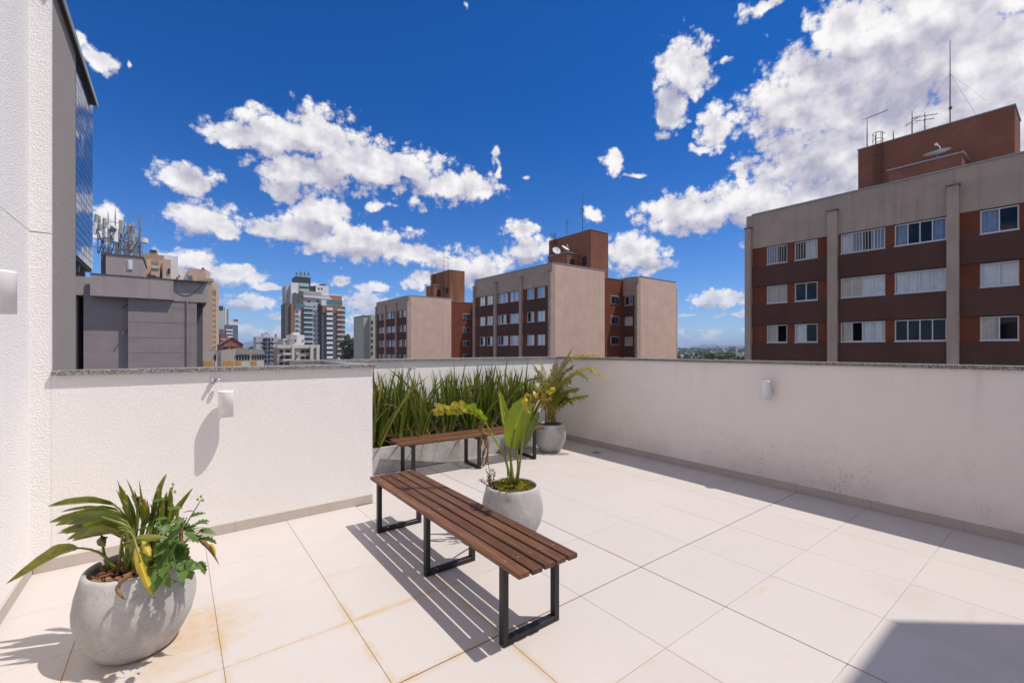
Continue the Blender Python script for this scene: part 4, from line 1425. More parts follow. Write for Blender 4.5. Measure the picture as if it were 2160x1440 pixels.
def tower(t, bx, wn):
    bx('rear_wall', 'lilac_grey', 602, 632, 603, None, 6, 10)
    bx('rear_wall', 'off_white', 614, 632, 596, 640, 4, 6)
    bx('dark_core', 'charcoal', 623, 655, 584, 640, 8, 10)
    bx('glass_box', 'glass_pale', 632, 652, 597, 614, 3.5, .6)
    bx('glass_band', 'charcoal', 632, 652, 604, 607.5, 3.3, .2)
    bx('dark_wall', 'charcoal', 652.5, 666, 603, 640, 4, 4)
    bx('roof_block', 'off_white', 666.3, 693, 602, 640, 3, 8)
    bx('roof_plant', 'charcoal', 676, 688, 599, 602.2, 4, 4)
    for px in (671, 677):
        bx('window', 'glass_dark', px, px + 3, 607, 611, 2.9, .1)
    bx('main_wall', 'lilac_grey', 613, 696, 620, None, 1, 14)
    bx('upper_wall', 'stone_low', 636, 678, 614, 621, 1, 10)
    bx('cornice', 'off_white', 634, 700, 626.5, 628.2, .2, 1)
    bx('dark_pier', 'olive_grey', 630, 640, 614, 641, .2, 1)
    bx('dark_pier', 'olive_grey', 620, 626, 617, 640, .2, 1)
    bx('side_wall', 'olive_grey', 601, 613, 640, None, 1.2, 12)
    bx('rust_pier', 'rust_panel', 613.2, 622, 640, None, .2, 1)
    bx('white_bay', 'off_white', 622.3, 635, 641, None, .4, 1)
    bx('rust_pier', 'rust_panel', 635.3, 641, 640, None, .2, 1)
    bx('terrace_glass', 'glass_teal', 622.5, 643, 640, 649, -.2, .15)
    for k in range(12):
        yk = 653.5 + 10.1 * k
        bx('bay_window', 'glass_teal', 623.5, 630, yk, yk + 6, .25, .14)
        bx('balcony_slab', 'off_white', 641.3, 660, yk - 4.5, yk - 2.4, -1.6, 2.6)
        bx('balcony_glass', 'glass_teal', 641.8, 659.5, yk - 8.2, yk - 4.6, -1.6, .12)
        bx('balcony_void', 'glass_dark', 642, 659.5, yk - 2.3, yk + 1.6, .9, .09)
        for px in (661.5, 669.5):
            bx('window', 'glass_dark', px, px + 3.2, yk - 9.0, yk - 5.6, .9, .1)
    for px in (649, 668):
        bx('window', 'glass_dark', px, px + 5, 633, 637, .9, .1)
    # right wing
    bx('wing_wall', 'olive_grey', 679, 712, 645, None, -2, 14)
    bx('wing_top', 'rust_panel', 680, 722, 645, 660, -2.4, .39)
    bx('wing_parapet', 'off_white', 678.5, 727.5, 634, 645, -2.4, 12)
    bx('roof_glass', 'glass_teal', 690, 722, 633, 642, -2.8, .3)
    bx('wing_end', 'lilac_grey', 712.2, 728, 645, None, -1.9, 12)
    bx('rust_house', 'rust_panel', 695.5, 721, 623, 634, 4, 6)
    bx('house_top', 'off_white', 695.5, 721, 621, 623, 4, 6)
    bx('recess', 'grey_dark', 671.5, 678.8, 640, None, .6, .4)  # raised dark strip, its colour painting the shadow beside the wing
    for k in range(12):
        yk = 648.5 + 10.2 * k
        bx('balcony_front', 'off_white', 689.5, 702, yk, yk + 5.5, -3.4, 1.3)
        bx('balcony_void', 'glass_dark', 689.8, 701.8, yk + 5.6, yk + 10.1, -2.15, .14)
        bx('window', 'glass_dark', 683, 686.5, yk + 8, yk + 11, -2.1, .1)
        bx('floor_slab', 'off_white', 711.5, 727.8, yk + 4.4, yk + 6.6, -3.0, 1.6)
        bx('rust_infill', 'rust_panel', 712.5, 721.5, yk + 6.7, yk + 14.4, -2.2, .28)
        bx('corner_glass', 'glass_teal', 725, 728.3, yk - 1.8, yk + 3.9, -2.6, .6)
    for k in range(7):
        px = 625 + k * 4.3
        x, z = wn(px, 584, 10)
        MB().tube([(x, 292, z), (x, 292, z + 2.6 + 1.2 * (k % 3))], .10, 5).box(x - .35, x + .35, 291.6, 291.9, z + 1.2, z + 2.6).build('roof_antenna', M['antenna_grey' if k % 2 else 'antenna_dark'], t)


px_building('tall_tower', 'tall grey and rust apartment tower with stacked balconies and dark roof core', 282.0, tower)


def grey_k(t, bx, wn):
    y = 108.5
    xm, xl, xr = x_on(767, y), x_on(767, y) , x_on(792, y)
    zt = z_on(767, 666, y) - GROUND
    r = (746 - 1080) / F_PX
    # the shaded west face runs back to column 746
    Yb = xm / (CA * r + SA)
    yb = (CA - SA * r) * Yb
    MB().box(xm, xr + 6, y, yb, 0, zt).build('wall', M['grey_green'], t)
    MB().box(xm - .12, xr + 6.1, y - .12, yb, zt, zt + .12).build('roof_capping', M['grey_dark'], t)
    bx('stair_bay', 'grey_green', 782, 800, 664, None, -1.2, 1.2)
    for k in range(6):
        bx('window', 'glass_dark', 783.5, 786.5, 676 + 13 * k, 683 + 13 * k, -1.3, .1)


px_building('grey_green_block', 'plain grey green block left of the farthest brown block', 108.5, grey_k)


# ---------------------------------------------------------------- trees
def tree(label, loc, h, r, seed, n=1500):
    rr = random.Random(seed)
    t = thing('tree', label, 'tree', loc)
    m = MB().tube([(0, 0, 0), (.2, .1, h * .4), (.1, -.1, h * .75)], [.5, .38, .12], 8)
    for k in range(7):
        a = k * 2.4
        z = h * (.35 + .06 * k)
        m.tube([(0.1, 0, z), (math.cos(a) * r * .4, math.sin(a) * r * .4, z + h * .12), (math.cos(a) * r * .8, math.sin(a) * r * .8, z + h * .22)], [.2, .12, .04], 5)
    m.build('trunk', M['bark'], t)
    cl = [(Vector((rr.uniform(-.8, .8) * r, rr.uniform(-.8, .8) * r, h * rr.uniform(.35, .98))), r * rr.uniform(.25, .5)) for _ in range(22)]
    c = MB()
    for k in range(n):
        p, s = rr.choice(cl)
        d = Vector((rr.gauss(0, 1), rr.gauss(0, 1), rr.gauss(0, .8)))
        q = p + d.normalized() * s * rr.uniform(.5, 1.05)
        a = Vector((rr.gauss(0, 1), rr.gauss(0, 1), rr.gauss(0, 1))).normalized() * .42
        b = Vector((rr.gauss(0, 1), rr.gauss(0, 1), rr.gauss(0, 1))).normalized() * .3
        c.add([q - a, q - b, q + a, q + b], [(0, 1, 2, 3)])
    c.build('crown', M['tree_leaf'], t)


p = at(737, 735, 190)
tree('dark tree between the tall tower and the grey green block', (p.x, p.y, GROUND), 24.0, 3.6, 3, 2600)
p = at(731, 735, 210)
tree('second dark tree close behind the tall tower edge', (p.x, p.y, GROUND), 21.5, 3.0, 4, 1800)
p = at(536, 735, 250)
tree('small dark tree left of the lilac block', (p.x, p.y, GROUND), 20.5, 3.2, 6, 1500)

# ================================================================ benches
def bench(label, loc, rotz):
    """slatted bench: long axis local y, centre at the origin"""
    t = thing('bench', label, 'bench', loc, rotz, 'slatted benches on the terrace')
    L, W, SW, ST = 2.17, .417, .0700, .028
    gap = (W - 5 * SW) / 4
    H = .45
    for k in range(5):
        x0 = -W / 2 + k * (SW + gap)
        o = MB().box(-SW / 2, SW / 2, -L / 2, L / 2, -ST, 0).mesh('slat', M['wood'], bevel=.004, seg=2)
        s = inst('slat', o, t, (x0 + SW / 2, rnd.uniform(-.004, .004), H + rnd.uniform(-.0012, .0012)), (R(rnd.uniform(-.06, .06)), R(rnd.uniform(-.25, .25)), R(rnd.uniform(-.05, .05))))
        for y in (-.92, 0.0, .92):
            MB().lathe([(.001, .0026), (.0064, .0021), (.0078, 0), (.0078, -.002)], 10, (0, y, 0), True).build('screw', M['steel_bright'], s)
    a, b = .036, .042
    hw, zt = .2045, H - ST - .001
    for y in (-.92, 0.0, .92):
        f = MB()
        f.box(-hw, -hw + a, y - b / 2, y + b / 2, 0.001, zt)
        f.box(hw - a, hw, y - b / 2, y + b / 2, 0.001, zt)
        f.box(-hw + a - .0005, hw - a + .0005, y - b / 2 + .0006, y + b / 2 - .0006, 0.0012, a)
        f.box(-hw + a - .0005, hw - a + .0005, y - b / 2 + .0006, y + b / 2 - .0006, zt - a, zt - .0004)
        f.build('leg_frame', M['steel_black'], t, bevel=.0022)
    return t


bench('brown slatted bench with black frames standing in the foreground', (1.60, 2.855, 0), R(0))
bench('brown slatted bench with black frames in front of the planted trough', (3.24, 5.165, 0), R(-93.5))


# ================================================================ pots
def pot(label, x, y, s=1.0, rotz=0.0):
    prof = [(.001, .012), (.12, .003), (.152, 0), (.168, .012), (.205, .07), (.238, .14), (.257, .215), (.259, .27), (.249, .34), (.233, .40), (.224, .435), (.218, .447), (.208, .450), (.200, .445), (.198, .425), (.20, .39), (.001, .39)]
    m = MB().lathe([(r * s, z * s) for r, z in prof], 64)
    o = m.build('planter_pot', M['pot_concrete'], smooth=True)
    o.location = (x, y, .0005)
    o.rotation_euler = (0, 0, rotz)
    tag(o, label, 'plant pot', 'round concrete pots')
    return o


def cam_xy(X, Y):
    return CA * X + SA * Y, -SA * X + CA * Y


PL = (-2.02, 2.39)      # left, middle and back pot: offset to the right of the camera, distance ahead
PM = (0.004, 3.76)
PB = (0.600, 6.96)
pot('round concrete pot in the left foreground holding strappy and weedy leaves', *cam_xy(*PL), 1.0, 1.0)
pot('round concrete pot with mossy top behind the foreground bench', *cam_xy(*PM), 1.0, 2.5)
pot('round concrete pot holding a palm beside the back bench', *cam_xy(*PB), .95, 4.1)


def disc(name, label, cat, xy, z, r, mt, bumpy, seed, kind_=None):
    rr = random.Random(seed)
    vs, fs = [(0, 0, bumpy)], []
    nr, n = 7, 30
    for i in range(1, nr + 1):
        for k in range(n):
            a = 2 * math.pi * k / n
            q = r * i / nr
            vs.append((q * math.cos(a), q * math.sin(a), bumpy * (1 - (i / nr) ** 2) + rr.uniform(-1, 1) * bumpy * .35))
    for k in range(n):
        fs.append((0, 1 + k, 1 + (k + 1) % n))
    for i in range(nr - 1):
        for k in range(n):
            a, b = 1 + i * n + k, 1 + i * n + (k + 1) % n
            fs.append((a, a + n, b + n, b))
    o = MB().add(vs, fs).build(name, mt, smooth=True)
    o.location = (xy[0], xy[1], z)
    tag(o, label, cat)
    if kind_:
        kind(o, kind_)
    return o


def pebbles():
    rr = random.Random(8)
    xy = cam_xy(*PL)
    disc('soil', 'dark soil under the brown pebbles in the left pot', 'soil', xy, .395, .197, M['soil'], .01, 3, 'stuff')
    bm = bmesh.new()
    for k in range(230):
        a, q = rr.uniform(0, 6.283), .186 * math.sqrt(rr.random())
        s = rr.uniform(.010, .019)
        mtx = Matrix.Translation((q * math.cos(a), q * math.sin(a), .007 + rr.uniform(0, .012))) @ Euler((rr.uniform(-.5, .5), rr.uniform(-.5, .5), rr.uniform(0, 6))).to_matrix().to_4x4() @ Matrix.Diagonal((s * 1.25, s, s * .75, 1))
        bmesh.ops.create_icosphere(bm, subdivisions=2, radius=1, matrix=mtx)
    me = bpy.data.meshes.new('pebbles')
    bm.to_mesh(me)
    bm.free()
    me.polygons.foreach_set('use_smooth', [True] * len(me.polygons))
    me.materials.append(M['pebble'])
    o = inst('pebbles', me, None, (xy[0], xy[1], .404))
    tag(kind(o, 'stuff'), 'brown clay pebbles covering the soil of the left pot', 'pebbles')


pebbles()


# ================================================================ leaves
def spline(pts, n):
    pts = [Vector(p) for p in pts]
    if len(pts) == 2:
        return [pts[0].lerp(pts[1], k / (n - 1)) for k in range(n)]
    P = [pts[0] * 2 - pts[1]] + pts + [pts[-1] * 2 - pts[-2]]
    out = []
    segs = len(pts) - 1
    for i in range(n):
        t = i / (n - 1) * segs
        k = min(int(t), segs - 1)
        u = t - k
        a, b, c, d = P[k:k + 4]
        out.append(.5 * ((2 * b) + (c - a) * u + (2 * a - 5 * b + 4 * c - d) * u * u + (3 * b - a - 3 * c + d) * u ** 3))
    return out


def blade(m, pts, W, roll=0.0, fold=.25, n=12, shape='lance', wave=0.0, seed=0, view=(0, 1, 0), tear=0.0):
    """one leaf blade along a curve; roll turns it about its midrib (0 = broadside to the viewer)"""
    rr = random.Random(seed)
    c = spline(pts, n)
    v = Vector(view)
    vs, fs = [], []
    for i, p in enumerate(c):
        t = i / (n - 1)
        tan = (c[min(i + 1, n - 1)] - c[max(i - 1, 0)]).normalized()
        s1 = tan.cross(v)
        s1 = s1.normalized() if s1.length > 1e-4 else Vector((1, 0, 0))
        s2 = s1.cross(tan).normalized()
        side = s1 * math.cos(roll) + s2 * math.sin(roll)
        nor = side.cross(tan).normalized()
        if shape == 'lance':
            w = W * (max(math.sin(math.pi * min(1, t ** .72 * .985 + .015)), 0) ** .75) * (1 - .15 * t)
        elif shape == 'paddle':
            w = W * max(math.sin(math.pi * min(1, t ** .80 * .98 + .02)), 0) ** .55
        elif shape == 'sword':
            w = W * (1 - .55 * t) * min(1, (1 - t) * 5) ** .8
        else:
            w = W * (1 - t) ** .7
        w = max(w, .0006)
        wv = wave * math.sin(t * 19 + seed) * w
        a, b = w * (1 + rr.uniform(-.08, .08) - tear * rr.random()), w * (1 + rr.uniform(-.08, .08) - tear * rr.random())
        m.a += [(1, t, 0), (.5, t, 0), (0, t, 0), (-.5, t, 0), (-1, t, 0)]
        vs += [p + side * a + nor * (fold * a + wv), p + side * a * .5 + nor * (fold * a * .4), p, p - side * b * .5 + nor * (fold * b * .4), p - side * b + nor * (fold * b - wv)]
    for i in range(n - 1):
        for k in range(4):
            fs.append((i * 5 + k, i * 5 + k + 1, i * 5 + 5 + k + 1, i * 5 + 5 + k))
    return m.add(vs, fs)


class Plant:
    """plant whose leaves are laid out in the frame right / away / up of its pot"""
    def __init__(self, name, label, cat, base, group=None):
        self.X, self.Y = base
        x, y = cam_xy(*base)
        self.t = thing(name, label, cat, (x, y, 0), R(-37.2), group)

    def p(self, px, py, d=0.0):
        Y = self.Y + d
        return Vector(((px - 1080) / F_PX * Y - self.X, d, 1.6 - (py - 735) * Y / F_PX))

    def leaf(self, pts, W, mt, pet=None, pr=.006, **kw):
        m = MB()
        blade(m, [self.p(*q) for q in pts], W, **kw)
        o = m.build('leaf', M[mt], self.t, smooth=True)
        if pet:
            c = spline([self.p(*q) for q in pet] + [self.p(*pts[0]), self.p(*pts[1])], 9)
            MB().tube(c, [pr * (1.25 - .07 * k) for k in range(9)], 6).build('petiole', M['leaf_olive' if 'dead' not in mt else 'leaf_dead'], o, smooth=True)
        return o


def left_plant():
    P = Plant('strappy_plant', 'bird of paradise plant with leaves bent left in the left pot', 'plant', PL)
    cz = (255, 1205, -.02)
    L = P.leaf
    L([(165, 1155, -.08), (110, 1168, -.12), (12, 1231, -.16)], .036, 'leaf_olive', [(246, 1206, -.05), (215, 1168, -.06)], roll=.5, fold=.35, seed=1)
    # the sheaf pushed over to the left
    for k, (bx_, by, tx, ty, w, d, ro, mt) in enumerate((
            (246, 1066, 100, 1068, .030, .05, .55, 'leaf_olive'), (250, 1082, 128, 1080, .026, .02, 1.1, 'leaf_deep'),
            (255, 1090, 103, 1102, .034, -.04, .5, 'leaf_olive'), (262, 1096, 116, 1108, .038, -.08, .45, 'leaf_olive'),
            (268, 1108, 133, 1122, .030, -.02, .6, 'leaf_deep'), (262, 1118, 140, 1138, .032, -.06, .5, 'leaf_olive'),
            (252, 1126, 168, 1128, .028, -.1, .7, 'leaf_olive'), (250, 1076, 150, 1092, .030, .08, .9, 'leaf_deep'))):
        my = (by + ty) / 2 - 9
        L([(bx_, by, d), (bx_ * .6 + tx * .4, my, d - .03), (bx_ * .25 + tx * .75, (my + ty) / 2 - 1, d - .05), (tx, ty, d - .06)], w, mt, [(265 + 3 * k, 1203, -.02 + d * .4), (285 - 2 * k, 1140, d * .7)], roll=ro, fold=.5, seed=10 + k)
    rr = random.Random(44)
    for k in range(17):
        bx_, by = 245 + rr.uniform(0, 30), 1078 + rr.uniform(0, 52)
        tx, ty = rr.uniform(120, 205), by + rr.uniform(-18, 22)
        d = rr.uniform(-.14, .10)
        my = (by + ty) / 2 - rr.uniform(3, 14)
        L([(bx_, by, d), (bx_ * .6 + tx * .4, my, d - .03), (bx_ * .25 + tx * .75, (my + ty) / 2 - 1, d - .05), (tx, ty, d - .06)], rr.uniform(.024, .036), rr.choice(('leaf_olive', 'leaf_olive', 'leaf_deep', 'leaf_lime')), [(262 + 2 * k, 1203, -.02 + d * .4), (288 - 1.5 * k, 1142, d * .7)], roll=rr.uniform(.1, .9), fold=.45, seed=110 + k)
    for k in range(17):
        x0 = rr.uniform(265, 372)
        y0 = rr.uniform(1085, 1135)
        tx, ty = x0 + (x0 - 315) * .45 + rr.uniform(-14, 14), y0 - rr.uniform(45, 85)
        d = rr.uniform(-.05, .13)
        L([(x0, y0, d), ((x0 + tx) / 2 + rr.uniform(-3, 3), (y0 + ty) / 2 - 4, d), (tx, ty, d)], rr.uniform(.020, .032), rr.choice(('leaf_olive', 'leaf_deep', 'leaf_lime')), [(285 + (x0 - 315) * .4, 1203, 0)], pr=.006, roll=rr.uniform(0, 1), fold=.4, seed=140 + k)
    # upright leaves
    for k, (pts, w, ro, mt, b) in enumerate((
            ([(272, 1082, .03), (258, 1052, .03), (250, 1020, .02)], .030, .15, 'leaf_olive', (268, 1200)),
            ([(301, 1098, .05), (297, 1060, .05), (293, 1013, .05)], .017, .4, 'leaf_lime', (285, 1200)),
            ([(329, 1064, .02), (334, 1030, .02), (351, 998, .02)], .021, .2, 'leaf_olive', (300, 1200)),
            ([(355, 1092, .06), (375, 1066, .06), (407, 1028, .06)], .024, .4, 'leaf_olive', (318, 1200)),
            ([(338, 1090, .08), (344, 1060, .08), (352, 1036, .08)], .022, .3, 'leaf_lime', (312, 1198)),
            ([(322, 1110, .04), (322, 1085, .04), (316, 1062, .04)], .022, .5, 'leaf_deep', (300, 1200)),
            ([(356, 1105, .10), (362, 1075, .1), (358, 1050, .1)], .022, .5, 'leaf_deep', (325, 1195)),
            ([(298, 1130, -.02), (303, 1105, 0), (300, 1085, 0)], .022, .8, 'leaf_deep', (285, 1200)),
            ([(285, 1120, .1), (276, 1092, .1), (262, 1078, .1)], .030, .3, 'leaf_deep', (280, 1198)))):
        L(pts, w, mt, [(b[0], b[1] + 2, .0)], pr=.007, roll=ro, fold=.4, seed=30 + k)
    L([(258, 1150, -.10), (300, 1134, -.12), (357, 1133, -.12)], .026, 'leaf_olive', [(270, 1204, -.06)], roll=.7, fold=.4, seed=51)
    L([(215, 1130, -.04), (212, 1140, -.06), (222, 1152, -.08)], .030, 'leaf_deep', [(232, 1203, -.03), (219, 1165, -.04)], roll=.3, fold=.4, seed=52)
    # two yellow folded leaves hanging in front
    L([(287, 1148, -.20), (296, 1185, -.24), (310, 1225, -.26), (327, 1262, -.27)], .021, 'leaf_yellow', [(250, 1205, -.08), (258, 1130, -.12), (276, 1122, -.17)], pr=.005, roll=.9, fold=1.0, shape='lance', seed=60)
    L([(300, 1140, -.19), (309, 1158, -.22), (318, 1174, -.23)], .018, 'leaf_yellow', roll=.8, fold=.9, seed=61)
    L([(286, 1150, -.205), (291, 1190, -.235), (300, 1225, -.25)], .016, 'leaf_yellow', roll=.2, fold=.7, seed=62)
    # withered leaves
    L([(294, 1192, -.21), (268, 1218, -.25), (248, 1240, -.265), (256, 1256, -.27), (264, 1264, -.272)], .011, 'leaf_dead', roll=.8, fold=.8, wave=.5, seed=63, n=16)
    L([(402, 1124, -.05), (425, 1140, -.07), (444, 1160, -.08), (462, 1190, -.09)], .012, 'leaf_dead', [(330, 1200, 0), (375, 1122, -.03)], pr=.005, roll=.5, fold=.8, wave=.5, seed=64, n=14)
    L([(430, 1150, -.06), (448, 1152, -.08), (456, 1178, -.09)], .008, 'leaf_yellow', roll=.5, fold=.8, seed=65)
    L([(383, 1100, -.06), (381, 1130, -.08), (391, 1175, -.09)], .010, 'leaf_dead', roll=.5, fold=.9, wave=.6, seed=66, n=14)
    # spent flower head
    q = MB().tube([P.p(302, 1052, -.02), P.p(312, 1068, -.02), P.p(313, 1100, -.02)], .006, 6)
    rr = random.Random(3)
    for k in range(16):
        a = P.p(294, 1048, -.02)
        q.tube([a, a + Vector((rr.uniform(-.04, .02), rr.uniform(-.02, .02), rr.uniform(-.07, .01)))], [.004, .001], 4)
    q.build('withered_flower', M['leaf_dead'], P.t)


left_plant()


def weeds():
    P = Plant('leafy_weed', 'bright green toothed weed spilling over the right rim of the left pot', 'plant', PL)
    rr = random.Random(12)
    meshes = []
    for q in range(4):
        r2 = random.Random(q)
        n = 9
        vs, fs = [(0, 0, 0)], []
        for i in range(1, n + 1):
            t = i / n
            w = .5 * math.sin(math.pi * (t ** .8) * .97 + .03) ** .8 * (1 + (.28 if i % 2 else -.22))
            dz = -.35 * t * t
            vs += [(t, w * .55, dz + .12 * w), (t, 0, dz), (t, -w * .55, dz + .12 * w)]
        for i in range(n - 1):
            a = 1 + 3 * i
            fs += [(a, a + 1, a + 4, a + 3), (a + 1, a + 2, a + 5, a + 4)]
        fs += [(0, 2, 1), (0, 3, 2)]
        meshes.append(MB().add(vs, fs).mesh('leaf', M['weed_leaf'], smooth=True))
    spots = []
    for k in range(78):
        px, py = rr.gauss(368, 26), rr.gauss(1150, 40)
        px = min(max(px, 318), 420)
        if py > 1225 or py < 1045 or (py > 1205 and px > 402):
            continue
        spots.append((px, py, rr.uniform(-.20, .06) if py < 1185 else rr.uniform(-.24, -.17)))
    for px, py, d in spots:
        s = rr.uniform(.055, .105)
        down = R(rr.uniform(-10, 70)) if py > 1130 else R(rr.uniform(-60, 30))
        inst('leaf', rr.choice(meshes), P.t, P.p(px, py, d), (R(rr.uniform(-40, 40)), down, R(rr.uniform(-180, 180)) if rr.random() < .35 else R(rr.uniform(-110, 20))), (s, s, s))
    st = MB()
    for (a, b, c) in (((345, 1200, 0), (352, 1110, 0), (365, 1022, .02)), ((355, 1200, -.05), (385, 1120, -.05), (425, 1052, -.05)), ((350, 1200, -.05), (372, 1130, -.08), (395, 1090, -.1)), ((340, 1200, -.1), (360, 1160, -.15), (372, 1200, -.22)), ((360, 1195, -.02), (392, 1140, -.04), (424, 1120, -.06))):
        st.tube(spline([P.p(*a), P.p(*b), P.p(*c)], 8), [.005, .005, .0045, .004, .0035, .003, .0025, .002], 5)
    st.build('stem', M['weed_leaf'], P.t)
    for px, py in ((365, 1024), (361, 1034), (369, 1040), (424, 1050), (417, 1056), (428, 1058)):
        MB().lathe([(.001, 0), (.006, .004), (.005, .013), (.001, .018)], 7, P.p(px, py, -.02), True).build('bud', M['leaf_lime'], P.t)
    # ragged leaves on the tall stems
    for px, py, s, rz in ((355, 1075, .06, 20), (362, 1050, .045, -150), (400, 1090, .07, 10), (408, 1078, .05, -140), (318, 1100, .07, 160), (420, 1118, .08, 0), (335, 1115, .11, 175)):
        inst('leaf', rr.choice(meshes), P.t, P.p(px, py, -.05), (R(30), R(rr.uniform(-30, 10)), R(rz)), (s, s * .7, s))


weeds()


def middle_plant():
    P = Plant('banana_leaf_plant', 'upright paddle leaved plant in the mossy pot behind the bench', 'plant', PM)
    L = P.leaf
    b = (1082, 1024)
    L([(1078, 944, -.03), (1086, 905, -.05), (1100, 865, -.06), (1114, 836, -.06)], .103, 'leaf_lime', [(1081, 1026, 0), (1078, 985, -.02)], pr=.010, roll=.25, fold=.22, n=18, shape='paddle', seed=1)
    L([(1071, 915, .03), (1063, 870, .03), (1053, 820, .03)], .042, 'leaf_lime', [(1085, 1026, .02), (1076, 960, .03)], pr=.009, roll=.35, fold=.5, n=14, seed=2)
    L([(1090, 944, -.05), (1106, 920, -.07), (1122, 893, -.07), (1137, 866, -.07)], .050, 'leaf_deep', [(1086, 1026, 0), (1093, 985, -.03)], pr=.009, roll=.75, fold=.35, n=16, shape='paddle', seed=3)
    L([(1074, 880, .05), (1080, 862, .05), (1082, 850, .05)], .035, 'leaf_lime', roll=.9, fold=.4, n=10, seed=4)
    # long bare stalk with a torn yellow top
    c = spline([P.p(1090, 1026, -.02), P.p(1098, 965, -.15), P.p(1107, 890, -.36), P.p(1116, 848, -.52), P.p(1132, 831, -.62)], 14)
    stalk = MB().tube(c, [.011 - .0005 * k for k in range(14)], 7).build('stalk', M['leaf_olive'], P.t, smooth=True)
    rr = random.Random(6)
    for k in range(26):
        px, py = 1108 + rr.random() * 54, 829 + rr.gauss(0, 8)
        if px < 1120:
            py += 8
        dd = -.50 - (px - 1108) / 54 * .22
        q = [(px, py, dd), (px + rr.uniform(-6, 6), py + rr.uniform(4, 9), dd + rr.uniform(-.05, .05)), (px + rr.uniform(-9, 12), py + rr.uniform(8, 20), dd + rr.uniform(-.06, .06))]
        m = MB()
        blade(m, [P.p(*w) for w in q], rr.uniform(.016, .030), roll=rr.uniform(0, 1.1), fold=.5, n=6, seed=k, wave=.4)
        m.build('torn_leaf', M[rr.choice(('leaf_yellow', 'leaf_yellow', 'leaf_amber', 'leaf_dead'))], stalk, smooth=True)
    # drooping torn leaf to the left
    c = spline([P.p(1079, 1026, -.01), P.p(1068, 975, -.03), P.p(1050, 935, -.05), P.p(1036, 914, -.06)], 10)
    st = MB().tube(c, [.011 - .0004 * k for k in range(10)], 7).build('stalk', M['leaf_lime'], P.t, smooth=True)
    rib = [P.p(1026, 892, -.07), P.p(1012, 876, -.08), P.p(985, 866, -.09), P.p(950, 866, -.1), P.p(914, 873, -.1)]
    cr = spline(rib, 12)
    MB().tube([P.p(1036, 914, -.06), P.p(1030, 902, -.065)] + cr, [.006] * 6 + [.004] * 8, 6).build('midrib', M['leaf_lime'], st, smooth=True)
    for k in range(11):
        a, bb = cr[k], cr[k + 1]
        for sgn, ln in ((1, rr.uniform(.75, 1.1) * (.045 + .06 * math.sin(math.pi * (k + 1) / 13))), (-1, rr.uniform(.006, .026))):
            up = Vector((rr.uniform(-.45, .25), rr.uniform(-.9, .3), 1)).normalized() * ln * sgn
            m = MB()
            c0 = a.lerp(bb, .5)
            tip = c0 + up + (bb - a) * rr.uniform(-.2, .9) + Vector((0, rr.uniform(-.05, .0), -.25 * ln))
            blade(m, [c0, c0 + up * .55 + Vector((0, -.015, .004)), tip], (bb - a).length * rr.uniform(.62, .85), roll=rr.uniform(-.35, .35), fold=rr.uniform(-.3, .3), n=7, shape='paddle', seed=k * 7 + int(sgn), tear=.25)
            m.build('torn_leaf', M['leaf_yellow' if (k > 6 or rr.random() < .3) else 'leaf_lime'], st)
    # withered brown leaf hanging from the bend
    for k, (pts, w) in enumerate((([(1030, 893, -.07), (1018, 900, -.09), (1024, 915, -.1), (1036, 915, -.09)], .030), ([(1022, 905, -.09), (1026, 935, -.1), (1020, 960, -.1), (1014, 985, -.1)], .020), ([(1026, 910, -.08), (1030, 945, -.09), (1026, 975, -.09), (1012, 990, -.09)], .014), ([(1022, 915, -.08), (1016, 935, -.09), (1012, 950, -.09)], .016), ([(1034, 890, -.06), (1048, 895, -.05), (1058, 912, -.04)], .004))):
        L(pts, w, 'leaf_dead', roll=.6, fold=.8, wave=.6, tear=.4, n=12, seed=80 + k)
    m = MB().tube([P.p(1027, 960, -.06), P.p(1032, 990, -.05), P.p(1032, 1022, -.05)], .003, 5)
    rr = random.Random(2)
    for k in range(15):
        a = P.p(1030 + rr.uniform(-4, 14), 1024, -.08 + rr.uniform(-.05, .05))
        d = Vector((rr.uniform(-.07, .05), rr.uniform(-.04, .04), rr.uniform(.04, .15)))
        m.tube([a, a + d * .5, a + d], [.003, .002, .001], 4)
        for q in range(5):
            e = a + d * rr.uniform(.3, 1)
            m.tube([e, e + Vector((rr.uniform(-.02, .02), rr.uniform(-.02, .02), rr.uniform(0, .02)))], [.004, .001], 4)
    m.tube([P.p(1064, 940, .02), P.p(1069, 980, .01), P.p(1072, 1024, 0)], .004, 5)
    m.build('dry_twigs', M['twig'], P.t)


middle_plant()


